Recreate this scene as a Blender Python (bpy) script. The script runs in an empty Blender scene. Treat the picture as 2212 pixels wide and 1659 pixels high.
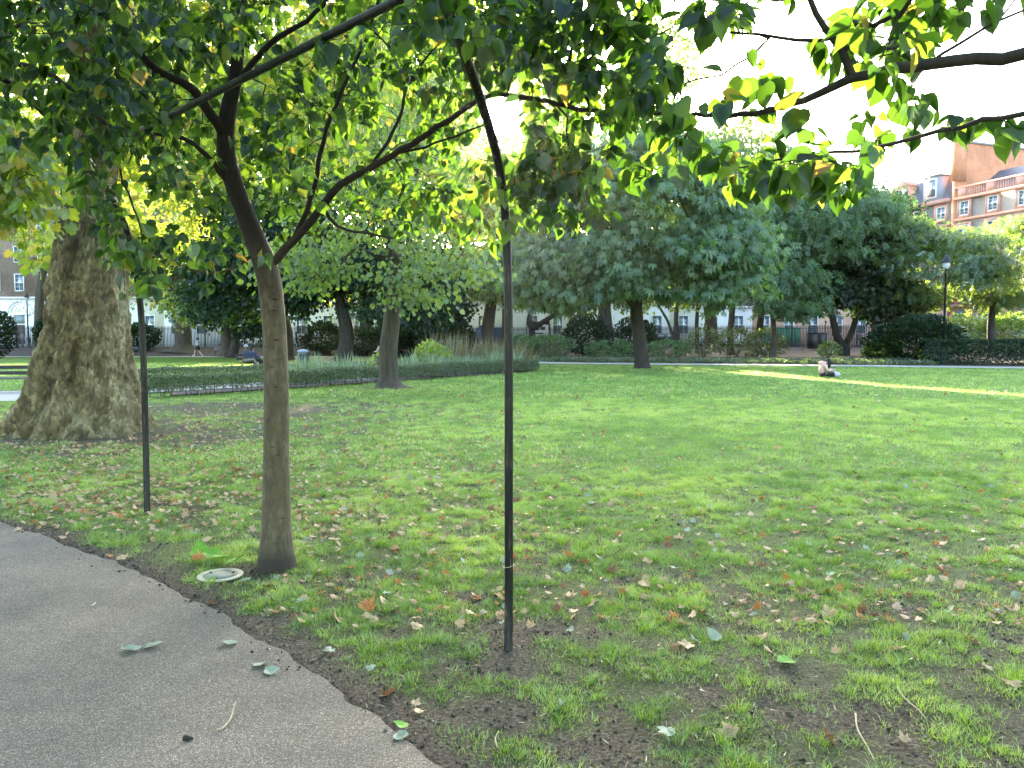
import bpy, math, random
import numpy as np
from mathutils import Vector, Matrix
RS = np.random.RandomState(7)
random.seed(7)
sc = bpy.context.scene
COL = sc.collection
R = math.radians

# ------------------------------------------------------------------ camera
F, CU, CV, HZ, EYE = 1640.0, 1106.0, 829.5, 735.0, 1.55
TH = math.atan((CV - HZ) / F)
cam = bpy.data.cameras.new('camera'); cam_o = bpy.data.objects.new('camera', cam); COL.objects.link(cam_o)
cam.sensor_width = 36.0; cam.lens = 36.0 * F / 2212.0
cam.clip_start = 0.05; cam.clip_end = 5000
cam_o.location = (0, 0, EYE); cam_o.rotation_euler = (math.pi / 2 - TH, 0, 0)
sc.camera = cam_o

# ------------------------------------------------------------------ light
SUN_EL, SUN_AZ = R(16.3), R(-0.8)          # the sun stands straight ahead, low
SD = np.array([math.sin(SUN_AZ) * math.cos(SUN_EL), math.cos(SUN_AZ) * math.cos(SUN_EL), math.sin(SUN_EL)])
SKY_STRENGTH, SUN_STRENGTH, EXPOSURE = 0.15, 4.0, 3.5
w = bpy.data.worlds.new("World"); sc.world = w; w.use_nodes = True
nt = w.node_tree; nt.nodes.clear()
sky = nt.nodes.new('ShaderNodeTexSky'); sky.sky_type = 'NISHITA'; sky.sun_disc = False
sky.sun_elevation = SUN_EL; sky.sun_rotation = SUN_AZ
sky.air_density = 1.0; sky.dust_density = 2.2; sky.ozone_density = 1.0
bg = nt.nodes.new('ShaderNodeBackground'); bg.inputs[1].default_value = SKY_STRENGTH
nt.links.new(sky.outputs[0], bg.inputs[0])
# bright circumsolar glow round the low sun
tc = nt.nodes.new('ShaderNodeTexCoord'); dot = nt.nodes.new('ShaderNodeVectorMath'); dot.operation = 'DOT_PRODUCT'
nrm = nt.nodes.new('ShaderNodeVectorMath'); nrm.operation = 'NORMALIZE'
nt.links.new(tc.outputs['Generated'], nrm.inputs[0]); nt.links.new(nrm.outputs[0], dot.inputs[0]); dot.inputs[1].default_value = SD
def wpow(e, k):
    p = nt.nodes.new('ShaderNodeMath'); p.operation = 'POWER'; nt.links.new(mx.outputs[0], p.inputs[0]); p.inputs[1].default_value = e
    m = nt.nodes.new('ShaderNodeMath'); m.operation = 'MULTIPLY'; nt.links.new(p.outputs[0], m.inputs[0]); m.inputs[1].default_value = k
    return m
mx = nt.nodes.new('ShaderNodeMath'); mx.operation = 'MAXIMUM'; mx.inputs[1].default_value = 0; nt.links.new(dot.outputs['Value'], mx.inputs[0])
a1, a2 = wpow(1800, 220.0), wpow(60, 3.4)
ad = nt.nodes.new('ShaderNodeMath'); ad.operation = 'ADD'; nt.links.new(a1.outputs[0], ad.inputs[0]); nt.links.new(a2.outputs[0], ad.inputs[1])
bg2 = nt.nodes.new('ShaderNodeBackground'); bg2.inputs[0].default_value = (1, 0.93, 0.78, 1); nt.links.new(ad.outputs[0], bg2.inputs[1])
ads = nt.nodes.new('ShaderNodeAddShader'); nt.links.new(bg.outputs[0], ads.inputs[0]); nt.links.new(bg2.outputs[0], ads.inputs[1])
wo = nt.nodes.new('ShaderNodeOutputWorld'); nt.links.new(ads.outputs[0], wo.inputs[0])
sl = bpy.data.lights.new('sun', 'SUN'); sl.energy = SUN_STRENGTH; sl.angle = R(0.5); sl.color = (1, 0.83, 0.56)
so = bpy.data.objects.new('sun', sl); COL.objects.link(so); so.location = (0, 0, 60)
so.rotation_euler = Vector(SD).to_track_quat('Z', 'Y').to_euler()
sc.view_settings.view_transform = 'Standard'; sc.view_settings.look = 'None'
sc.view_settings.exposure = EXPOSURE; sc.view_settings.gamma = 1
sc.render.engine = 'CYCLES'
cy = sc.cycles
cy.max_bounces = 6; cy.diffuse_bounces = 3; cy.glossy_bounces = 2; cy.transmission_bounces = 5; cy.transparent_max_bounces = 6
cy.sample_clamp_indirect = 4.0; cy.use_denoising = True; cy.caustics_reflective = False; cy.caustics_refractive = False

# ------------------------------------------------------------------ helpers
def P(u, v, d):
    a = CV - v
    y = F * math.cos(TH) + a * math.sin(TH); z = -F * math.sin(TH) + a * math.cos(TH)
    return np.array([(u - CU) / y * d, d, EYE + z / y * d])
def G(u, v):
    a = CV - v
    y = F * math.cos(TH) + a * math.sin(TH); z = -F * math.sin(TH) + a * math.cos(TH)
    t = -EYE / z
    return np.array([(u - CU) * t, y * t, 0.0])
def proj(p):
    p = np.atleast_2d(p); x, y, z = p[:, 0], p[:, 1], p[:, 2] - EYE
    f = y * math.cos(TH) - z * math.sin(TH); a = y * math.sin(TH) + z * math.cos(TH)
    f = np.where(f < 0.05, 0.05, f)
    return CU + F * x / f, CV - F * a / f

def _hash(ix, iy, iz, s):
    h = (ix * 374761393 + iy * 668265263 + iz * 2147483647 % 1274126177 + iz * 1103515245 + s * 974634777) & 0xffffffff
    h = ((h ^ (h >> 13)) * 1274126177) & 0xffffffff
    return ((h ^ (h >> 16)) & 0xffff) / 65535.0
def vnoise(x, y, z=None, s=0):
    x = np.asarray(x, float); y = np.asarray(y, float); z = np.zeros_like(x) if z is None else np.asarray(z, float)
    ix, iy, iz = np.floor(x).astype(np.int64), np.floor(y).astype(np.int64), np.floor(z).astype(np.int64)
    fx, fy, fz = x - ix, y - iy, z - iz
    fx, fy, fz = [f * f * (3 - 2 * f) for f in (fx, fy, fz)]
    r = 0
    for a in (0, 1):
        for b in (0, 1):
            for c in (0, 1):
                r = r + _hash(ix + a, iy + b, iz + c, s) * (fx if a else 1 - fx) * (fy if b else 1 - fy) * (fz if c else 1 - fz)
    return r
def fbm(x, y, z=None, s=0, o=4):
    t, a, n = 0, 1.0, 0
    zz = None if z is None else np.asarray(z, float)
    for k in range(o):
        t = t + a * vnoise(np.asarray(x) * 2 ** k, np.asarray(y) * 2 ** k, None if zz is None else zz * 2 ** k, s + k); n += a; a *= 0.5
    return t / n

def mesh_obj(name, V, faces, mat, parent=None, smooth=False, attr=None):
    """faces: list of sequences, or (flat index array, sizes array)"""
    me = bpy.data.meshes.new(name)
    V = np.asarray(V, np.float32).reshape(-1, 3)
    if isinstance(faces, tuple):
        idx, sizes = faces
    else:
        sizes = np.array([len(f) for f in faces], np.int32); idx = np.array([i for f in faces for i in f], np.int32)
    me.vertices.add(len(V)); me.vertices.foreach_set('co', V.ravel())
    me.loops.add(len(idx)); me.loops.foreach_set('vertex_index', np.asarray(idx, np.int32))
    me.polygons.add(len(sizes)); st = np.zeros(len(sizes), np.int32); st[1:] = np.cumsum(sizes)[:-1]
    me.polygons.foreach_set('loop_start', st)
    try: me.polygons.foreach_set('loop_total', np.asarray(sizes, np.int32))
    except Exception: pass
    if smooth: me.polygons.foreach_set('use_smooth', np.ones(len(sizes), bool))
    if attr is not None:
        for k, val in attr.items():
            at = me.attributes.new(k, 'FLOAT', 'POINT'); at.data.foreach_set('value', np.asarray(val, np.float32))
    me.update(); me.validate()
    for m in (mat if isinstance(mat, (list, tuple)) else [mat]): me.materials.append(m)
    o = bpy.data.objects.new(name, me); COL.objects.link(o)
    if parent: o.parent = parent
    return o
def tag(o, label=None, cat=None, group=None, kind=None):
    if label: o['label'] = label
    if cat: o['category'] = cat
    if group: o['group'] = group
    if kind: o['kind'] = kind
    return o
def thing(name, label, cat, loc=(0, 0, 0), rz=0, group=None):
    o = bpy.data.objects.new(name, None); COL.objects.link(o); o.location = loc; o.rotation_euler = (0, 0, rz)
    o.empty_display_size = 0.2
    return tag(o, label, cat, group)
def copy_tree(o, parent=None):
    c = o.copy(); COL.objects.link(c); c.parent = parent
    for ch in list(o.children): copy_tree(ch, c)
    return c
class MB:
    """collects boxes, tubes, lathes into one mesh"""
    def __init__(s): s.V = []; s.Fc = []
    def add(s, V, Fc):
        b = len(s.V); s.V.extend([tuple(v) for v in V]); s.Fc.extend([[i + b for i in f] for f in Fc]); return s
    def box(s, c, size, rot=None, taper=1.0):
        hx, hy, hz = [q / 2 for q in size]
        v = [Vector((sx * hx * (taper if sz > 0 else 1), sy * hy * (taper if sz > 0 else 1), sz * hz)) for sz in (-1, 1) for sy in (-1, 1) for sx in (-1, 1)]
        if rot is not None:
            if not isinstance(rot, Matrix): rot = Matrix.Rotation(rot, 3, 'Z')
            v = [rot @ q for q in v]
        v = [q + Vector(c) for q in v]
        return s.add(v, [(0, 2, 3, 1), (4, 5, 7, 6), (0, 1, 5, 4), (2, 6, 7, 3), (0, 4, 6, 2), (1, 3, 7, 5)])
    def tube(s, pts, rad, n=8, cap=True):
        pts = [Vector(p) for p in pts]
        if not hasattr(rad, '__len__'): rad = [rad] * len(pts)
        V, Fc = [], []; up = None
        for i, p in enumerate(pts):
            t = (pts[min(i + 1, len(pts) - 1)] - pts[max(i - 1, 0)])
            t = t.normalized() if t.length > 1e-9 else Vector((0, 0, 1))
            if up is None: up = t.orthogonal().normalized()
            else:
                up = up - t * up.dot(t); up = up.normalized() if up.length > 1e-6 else t.orthogonal().normalized()
            b = t.cross(up)
            for k in range(n):
                a = 2 * math.pi * k / n; V.append(p + (up * math.cos(a) + b * math.sin(a)) * rad[i])
        for i in range(len(pts) - 1):
            for k in range(n):
                k2 = (k + 1) % n; Fc.append((i * n + k, i * n + k2, (i + 1) * n + k2, (i + 1) * n + k))
        if cap: Fc.append(tuple(range(n))[::-1]); Fc.append(tuple((len(pts) - 1) * n + k for k in range(n)))
        return s.add(V, Fc)
    def lathe(s, prof, c=(0, 0, 0), n=20):
        V, Fc = [], []
        for r, z in prof:
            for k in range(n):
                a = 2 * math.pi * k / n; V.append((c[0] + r * math.cos(a), c[1] + r * math.sin(a), c[2] + z))
        m = len(prof)
        for i in range(m - 1):
            for k in range(n):
                k2 = (k + 1) % n; Fc.append((i * n + k, i * n + k2, (i + 1) * n + k2, (i + 1) * n + k))
        if prof[0][0] > 1e-4: Fc.append(tuple(range(n))[::-1])
        if prof[-1][0] > 1e-4: Fc.append(tuple((m - 1) * n + k for k in range(n)))
        return s.add(V, Fc)
    def build(s, name, mat, parent=None, smooth=False, bevel=0):
        o = mesh_obj(name, s.V, s.Fc, mat, parent, smooth)
        if bevel:
            b = o.modifiers.new('bevel', 'BEVEL'); b.width = bevel; b.segments = 2; b.limit_method = 'ANGLE'
        return o

# ------------------------------------------------------------------ materials
def newmat(name):
    m = bpy.data.materials.new(name); m.use_nodes = True; n = m.node_tree; n.nodes.clear()
    out = n.nodes.new('ShaderNodeOutputMaterial'); return m, n, out
def ramp(n, cols, fac):
    r = n.nodes.new('ShaderNodeValToRGB'); e = r.color_ramp.elements
    while len(e) < len(cols): e.new(0.5)
    for el, (p, c) in zip(e, cols): el.position = p; el.color = (*c, 1)
    n.links.new(fac, r.inputs[0]); return r
def noise(n, scale, detail=4, rough=0.6, vec=None, dist=0):
    t = n.nodes.new('ShaderNodeTexNoise'); t.inputs['Scale'].default_value = scale; t.inputs['Detail'].default_value = detail
    t.inputs['Roughness'].default_value = rough; t.inputs['Distortion'].default_value = dist
    if vec is not None: n.links.new(vec, t.inputs['Vector'])
    return t
def coords(n, scale=(1, 1, 1), which='Object'):
    c = n.nodes.new('ShaderNodeTexCoord'); mp = n.nodes.new('ShaderNodeMapping'); mp.inputs['Scale'].default_value = scale
    n.links.new(c.outputs[which], mp.inputs[0]); return mp.outputs[0]
def mat_simple(name, c, rough=0.6, metal=0, var=0.12, nscale=6, bump=0.0, bscale=40, c2=None, spec=0.5, which='Object'):
    m, n, out = newmat(name); b = n.nodes.new('ShaderNodeBsdfPrincipled'); v = coords(n, which=which)
    c2 = c2 or tuple(x * (1 - 2.2 * var) for x in c)
    nz = noise(n, nscale, 5, 0.6, v); r = ramp(n, [(0.3, c2), (0.65, c)], nz.outputs[0]); n.links.new(r.outputs[0], b.inputs['Base Color'])
    b.inputs['Roughness'].default_value = rough; b.inputs['Metallic'].default_value = metal; b.inputs['Specular IOR Level'].default_value = spec
    if bump:
        nb = noise(n, bscale, 4, 0.6, v); bp = n.nodes.new('ShaderNodeBump'); bp.inputs['Strength'].default_value = bump; bp.inputs['Distance'].default_value = 0.01
        n.links.new(nb.outputs[0], bp.inputs['Height']); n.links.new(bp.outputs[0], b.inputs['Normal'])
    n.links.new(b.outputs[0], out.inputs[0]); return m
def mat_leaf(name, cols, tcols, trans=0.5, gloss=0.06, grough=0.35):
    """cols / tcols: lists of (pos, rgb) over the per leaf random value"""
    m, n, out = newmat(name)
    at = n.nodes.new('ShaderNodeAttribute'); at.attribute_name = 'rnd'
    r1 = ramp(n, cols, at.outputs['Fac']); r2 = ramp(n, tcols, at.outputs['Fac'])
    d = n.nodes.new('ShaderNodeBsdfDiffuse'); t = n.nodes.new('ShaderNodeBsdfTranslucent'); g = n.nodes.new('ShaderNodeBsdfAnisotropic')
    g.inputs['Roughness'].default_value = grough; g.inputs['Color'].default_value = (0.9, 0.95, 1, 1)
    n.links.new(r1.outputs[0], d.inputs[0]); n.links.new(r2.outputs[0], t.inputs[0])
    a = n.nodes.new('ShaderNodeMixShader'); a.inputs[0].default_value = trans; n.links.new(d.outputs[0], a.inputs[1]); n.links.new(t.outputs[0], a.inputs[2])
    b = n.nodes.new('ShaderNodeMixShader'); b.inputs[0].default_value = gloss; n.links.new(a.outputs[0], b.inputs[1]); n.links.new(g.outputs[0], b.inputs[2])
    n.links.new(b.outputs[0], out.inputs[0]); return m
def mat_bark(name, cols, scale=(1, 1, 0.25), ns=14, bump=0.6, dist=0.02, moss=None, high=False):
    m, n, out = newmat(name); b = n.nodes.new('ShaderNodeBsdfPrincipled'); b.inputs['Roughness'].default_value = 0.85
    v = coords(n, scale); a = noise(n, ns, 6, 0.65, v); r = ramp(n, cols, a.outputs[0]); col = r.outputs[0]
    if moss:
        c2 = coords(n); mn = noise(n, 1.6, 4, 0.6, c2); rr = ramp(n, [(0.48, (0, 0, 0)), (0.62, (1, 1, 1))], mn.outputs[0])
        mm = n.nodes.new('ShaderNodeMixRGB'); n.links.new(rr.outputs[0], mm.inputs[0]); n.links.new(col, mm.inputs[1]); mm.inputs[2].default_value = (*moss, 1); col = mm.outputs[0]
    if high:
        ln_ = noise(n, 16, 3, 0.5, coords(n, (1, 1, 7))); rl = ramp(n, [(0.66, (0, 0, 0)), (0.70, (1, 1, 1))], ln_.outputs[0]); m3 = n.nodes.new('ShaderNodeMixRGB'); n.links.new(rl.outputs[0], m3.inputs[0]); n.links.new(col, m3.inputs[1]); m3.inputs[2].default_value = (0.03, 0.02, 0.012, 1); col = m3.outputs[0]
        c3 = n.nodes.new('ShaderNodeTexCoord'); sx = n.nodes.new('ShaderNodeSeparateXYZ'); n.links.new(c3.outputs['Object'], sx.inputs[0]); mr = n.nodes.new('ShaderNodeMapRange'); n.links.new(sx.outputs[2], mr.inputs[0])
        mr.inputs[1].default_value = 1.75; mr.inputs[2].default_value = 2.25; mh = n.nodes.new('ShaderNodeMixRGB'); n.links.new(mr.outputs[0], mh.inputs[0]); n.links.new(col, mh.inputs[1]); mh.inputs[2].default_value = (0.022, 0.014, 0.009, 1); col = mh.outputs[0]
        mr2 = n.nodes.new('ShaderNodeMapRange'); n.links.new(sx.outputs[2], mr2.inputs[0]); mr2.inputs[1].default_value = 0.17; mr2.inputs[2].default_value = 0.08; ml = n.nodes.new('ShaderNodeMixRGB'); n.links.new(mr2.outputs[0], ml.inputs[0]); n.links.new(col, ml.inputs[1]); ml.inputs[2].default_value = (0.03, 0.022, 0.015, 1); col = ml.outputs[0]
    n.links.new(col, b.inputs['Base Color'])
    bp = n.nodes.new('ShaderNodeBump'); bp.inputs['Strength'].default_value = bump; bp.inputs['Distance'].default_value = dist
    b2 = noise(n, ns * 2.2, 6, 0.7, v); n.links.new(b2.outputs[0], bp.inputs['Height']); n.links.new(bp.outputs[0], b.inputs['Normal'])
    n.links.new(b.outputs[0], out.inputs[0]); return m
LG = [(0.0, (0.007, 0.020, 0.004)), (0.6, (0.018, 0.045, 0.008)), (0.965, (0.035, 0.065, 0.010)), (1.0, (0.14, 0.09, 0.02))]
LT = [(0.0, (0.03, 0.085, 0.006)), (0.55, (0.11, 0.25, 0.016)), (0.965, (0.28, 0.50, 0.030)), (1.0, (0.50, 0.33, 0.05))]
M = {}
M['leaf_near'] = mat_leaf('lime_leaf', LG, LT, 0.48, 0.035, 0.35)
M['leaf_plane'] = mat_leaf('plane_leaf', [(0, (0.045, 0.09, 0.015)), (0.8, (0.10, 0.15, 0.02)), (1, (0.22, 0.17, 0.03))],
                           [(0, (0.28, 0.48, 0.03)), (0.7, (0.58, 0.70, 0.05)), (1, (0.80, 0.62, 0.06))], 0.55, 0.05)
M['leaf_mid'] = mat_leaf('mid_leaf', [(0, (0.02, 0.055, 0.010)), (1, (0.08, 0.14, 0.018))],
                         [(0, (0.18, 0.36, 0.03)), (1, (0.42, 0.60, 0.06))], 0.5, 0.06)
M['leaf_chest'] = mat_leaf('chestnut_leaf', [(0, (0.028, 0.070, 0.022)), (1, (0.10, 0.18, 0.055))],
                           [(0, (0.07, 0.19, 0.03)), (1, (0.24, 0.42, 0.06))], 0.36, 0.045, 0.45)
M['leaf_dark'] = mat_leaf('evergreen_leaf', [(0, (0.005, 0.014, 0.006)), (1, (0.018, 0.042, 0.014))],
                          [(0, (0.02, 0.06, 0.01)), (1, (0.06, 0.14, 0.02))], 0.2, 0.02, 0.5)
M['leaf_ash'] = mat_leaf('ash_leaf', [(0, (0.025, 0.062, 0.014)), (1, (0.10, 0.165, 0.03))],
                         [(0, (0.16, 0.32, 0.04)), (1, (0.48, 0.62, 0.07))], 0.42, 0.07)
M['leaf_hedge'] = mat_leaf('hedge_leaf', [(0, (0.025, 0.045, 0.010)), (0.8, (0.075, 0.105, 0.022)), (1, (0.14, 0.12, 0.04))],
                           [(0, (0.10, 0.20, 0.03)), (1, (0.25, 0.36, 0.06))], 0.3, 0.08)
M['leaf_grey'] = mat_leaf('strap_leaf', [(0, (0.10, 0.17, 0.08)), (1, (0.26, 0.34, 0.20))],
                          [(0, (0.20, 0.32, 0.10)), (1, (0.4, 0.5, 0.2))], 0.35, 0.08)
M['leaf_straw'] = mat_leaf('straw_grass', [(0, (0.10, 0.11, 0.05)), (1, (0.30, 0.26, 0.13))],
                           [(0, (0.2, 0.2, 0.08)), (1, (0.45, 0.38, 0.18))], 0.35, 0.05)
M['leaf_lime'] = mat_leaf('yellow_shrub_leaf', [(0, (0.06, 0.12, 0.015)), (1, (0.16, 0.23, 0.025))],
                          [(0, (0.35, 0.5, 0.04)), (1, (0.6, 0.7, 0.06))], 0.5, 0.06)
M['grass'] = mat_leaf('grass_blade', [(0, (0.05, 0.11, 0.016)), (0.45, (0.19, 0.32, 0.045)), (0.88, (0.44, 0.56, 0.13)), (1.0, (0.58, 0.52, 0.28))],
                      [(0, (0.22, 0.44, 0.03)), (0.55, (0.40, 0.62, 0.05)), (0.9, (0.58, 0.74, 0.09)), (1.0, (0.5, 0.42, 0.15))], 0.42, 0.075, 0.3)
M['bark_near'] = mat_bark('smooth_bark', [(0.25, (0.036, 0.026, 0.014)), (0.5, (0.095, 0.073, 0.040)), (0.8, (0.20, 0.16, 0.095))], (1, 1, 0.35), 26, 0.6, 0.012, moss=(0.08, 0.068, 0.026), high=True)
M['bark_twig'] = mat_bark('twig_bark', [(0.3, (0.015, 0.012, 0.010)), (0.7, (0.045, 0.035, 0.025))], (1, 1, 0.3), 30, 0.3, 0.004)
M['bark_dark'] = mat_bark('dark_bark', [(0.3, (0.014, 0.011, 0.008)), (0.7, (0.045, 0.036, 0.026))], (1, 1, 0.2), 6, 0.7, 0.03)
M['bark_mid'] = mat_bark('grey_bark', [(0.3, (0.022, 0.018, 0.012)), (0.7, (0.085, 0.068, 0.046))], (1, 1, 0.2), 7, 0.8, 0.03)

# ------------------------------------------------------------------ leaf templates: (verts, faces) with the leaf axis along +y, face normal +z
def tm_heart(cup=0.16, droop=0.10, twist=0.0, wd=1.0, wave=0.0):
    half = [(-0.10, -0.06), (-0.30, -0.07), (-0.46, 0.10), (-0.50, 0.32), (-0.42, 0.56), (-0.27, 0.76), (-0.10, 0.92)]
    V = [(0, 0.0, 0), (0, 0.45, -0.05 - droop * 0.2), (0, 1.08, -0.02 - droop * 1.17)]
    L = []
    for s in (1, -1):
        b = len(V); V += [(s * x * wd * (1 + 0.08 * s * twist), y, cup * abs(x) - droop * y * y + twist * s * x * y * 0.5 + wave * math.sin(9 * y + 2 * s)) for x, y in half]
        idx = list(range(b, b + 7))
        tri = [(0, idx[0], idx[1]), (0, idx[1], 1), (1, idx[1], idx[2]), (1, idx[2], idx[3]), (1, idx[3], idx[4]), (1, idx[4], idx[5]), (1, idx[5], idx[6]), (1, idx[6], 2)]
        L += tri if s > 0 else [t[::-1] for t in tri]
    b = len(V); V += [(-0.012, -0.38, 0.10), (0.012, -0.38, 0.10), (0.008, 0.02, 0.0), (-0.008, 0.02, 0.0)]
    L.append((b, b + 1, b + 2, b + 3)); return V, L
def tm_maple(curl=0.25, seed=1):
    r = random.Random(seed); V = [(0, 0, 0)]; n = 20
    rad = [0.16, 0.42, 0.60, 0.50, 0.78, 0.60, 0.56, 0.86, 0.66, 0.72, 1.0, 0.72, 0.66, 0.86, 0.56, 0.60, 0.78, 0.50, 0.60, 0.42]
    for k in range(n):
        a = -math.pi / 2 + 2 * math.pi * k / n; q = rad[k] * 0.6 * r.uniform(0.8, 1.18); x, y = q * math.cos(a), q * math.sin(a) + 0.1
        V.append((x, y, curl * (x * x + y * y) * (1 + 0.8 * math.sin(3 * a + seed)) + r.uniform(-0.03, 0.03)))
    L = [(0, 1 + k, 1 + (k + 1) % n) for k in range(n)]
    V += [(-0.012, -0.55, 0.02), (0.012, -0.55, 0.02), (0.01, -0.02, 0.01), (-0.01, -0.02, 0.01)]; L.append((n + 1, n + 2, n + 3, n + 4)); return V, L
def tm_diamond(): return [(0, 0, 0), (0.36, 0.45, 0.06), (0, 1, -0.06), (-0.36, 0.45, 0.06)], [(0, 1, 2), (0, 2, 3)]
def tm_wide(): return [(0, 0, 0), (0.46, 0.18, 0.1), (0.36, 0.68, 0.02), (0, 1, -0.1), (-0.40, 0.62, 0.05), (-0.44, 0.2, 0.08)], [(0, 1, 2, 3), (0, 3, 4, 5)]
def tm_palm():
    V, L = [], []
    for a, s in ((-1.25, 0.65), (-0.62, 0.9), (0, 1.0), (0.62, 0.9), (1.25, 0.65)):
        b = len(V)
        for x, y in ((0, 0.03), (0.15, 0.6), (0, 1), (-0.15, 0.6)):
            x, y = x * s, y * s; V.append((x * math.cos(a) - y * math.sin(a), x * math.sin(a) + y * math.cos(a), -0.35 * y * y))
        L.append((b, b + 1, b + 2, b + 3))
    return V, L
def tm_feather():
    V, L = [(-0.015, 0, 0), (0.015, 0, 0), (0, 1.0, -0.3)], [(0, 1, 2)]
    for k in range(3):
        y0 = 0.18 + 0.28 * k
        for s in (1, -1):
            b = len(V); z0 = -0.3 * y0 * y0
            V += [(0, y0, z0), (s * 0.20, y0 - 0.02, z0 - 0.01), (s * 0.42, y0 + 0.22, z0 - 0.12), (s * 0.13, y0 + 0.20, z0 - 0.02)]
            L.append((b, b + 1, b + 2, b + 3) if s > 0 else (b + 3, b + 2, b + 1, b))
    return V, L
TM = dict(heart=tm_heart(), maple=tm_maple(), diamond=tm_diamond(), wide=tm_wide(), palm=tm_palm(), feather=tm_feather())

def frames(axis, normal):
    y = axis / np.linalg.norm(axis, axis=1, keepdims=True)
    z = normal - y * np.sum(normal * y, axis=1, keepdims=True); z /= np.linalg.norm(z, axis=1, keepdims=True) + 1e-9
    return np.stack([np.cross(y, z), y, z], axis=2)     # columns
def scatter_geo(tm, pos, axis, normal, size, rnd):
    tv = np.array(tm[0], float); n, k = len(pos), len(tv)
    Rm = frames(axis, normal)
    V = np.einsum('nij,kj->nki', Rm, tv) * np.asarray(size)[:, None, None] + pos[:, None, :]
    sz = np.array([len(f) for f in tm[1]], np.int32); fi = np.array([i for f in tm[1] for i in f], np.int32)
    idx = (fi[None, :] + (np.arange(n) * k)[:, None]).ravel(); sizes = np.tile(sz, n)
    return V.reshape(-1, 3), (idx, sizes), np.repeat(rnd, k)
# beams of sun that reach the grass: gaps in the crowns let them through (ground point a, ground point b, half width)
BEAMS = [((11.7, 38.0), (12.0, 29), 0.55), ((12.0, 29), (14.6, 19.5), 0.75), ((10.4, 40), (10.9, 33), 0.35), ((-34, 49), (-28.5, 44.5), 1.9), ((-5.1, 18.0), (-4.6, 16.4), 0.33),
         ((5.0, 42), (6.4, 41), 0.25), ((9.0, 43), (9.8, 41.5), 0.3), ((8.4, 38), (9.6, 37), 0.2), ((-26, 60), (-22, 52), 0.7), ((2.0, 36.5), (2.5, 35), 0.25), ((-2.3, 4.3), (-2.2, 4.0), 0.13), ((-0.75, 3.15), (-0.7, 2.95), 0.12)]
def sun_gap(p):
    gx = p[:, 0] - SD[0] / SD[2] * p[:, 2]; gy = p[:, 1] - SD[1] / SD[2] * p[:, 2]
    out = np.zeros(len(p), bool)
    wob = (vnoise(gx * 1.1 + 3, gy * 0.45, s=5) - 0.5) * 1.7
    for a, b, hw in BEAMS:
        a, b = np.array(a), np.array(b); d = b - a; t = np.clip(((gx - a[0]) * d[0] + (gy - a[1]) * d[1]) / (d @ d), 0, 1)
        dist = np.hypot(gx - a[0] - t * d[0], gy - a[1] - t * d[1]); out |= dist < hw * (1 + wob)
    u, v = proj(p); rr = np.hypot(u - 1083, v - 245)
    out |= (rr < 46)
    return out
def leaves(name, tm, pos, axis, normal, size, mat, parent, cull=True, rnd=None):
    rnd = RS.rand(len(pos)) if rnd is None else rnd
    if cull:
        k = ~sun_gap(pos); pos, axis, normal, size, rnd = pos[k], axis[k], normal[k], size[k], rnd[k]
    if isinstance(tm, list):     # several leaf shapes mixed in one crown
        pick = RS.randint(0, len(tm), len(pos)); Vs, I, Sz, Rn, base = [], [], [], [], 0
        for i, t_ in enumerate(tm):
            q = pick == i; V, fc, rn = scatter_geo(t_, pos[q], axis[q], normal[q], size[q], rnd[q]); Vs.append(V); I.append(fc[0] + base); Sz.append(fc[1]); Rn.append(rn); base += len(V)
        V, fc, rn = np.vstack(Vs), (np.concatenate(I), np.concatenate(Sz)), np.concatenate(Rn)
    else: V, fc, rn = scatter_geo(TM[tm] if isinstance(tm, str) else tm, pos, axis, normal, size, rnd)
    return mesh_obj(name, V, fc, mat, parent, attr={'rnd': rn})

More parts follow.
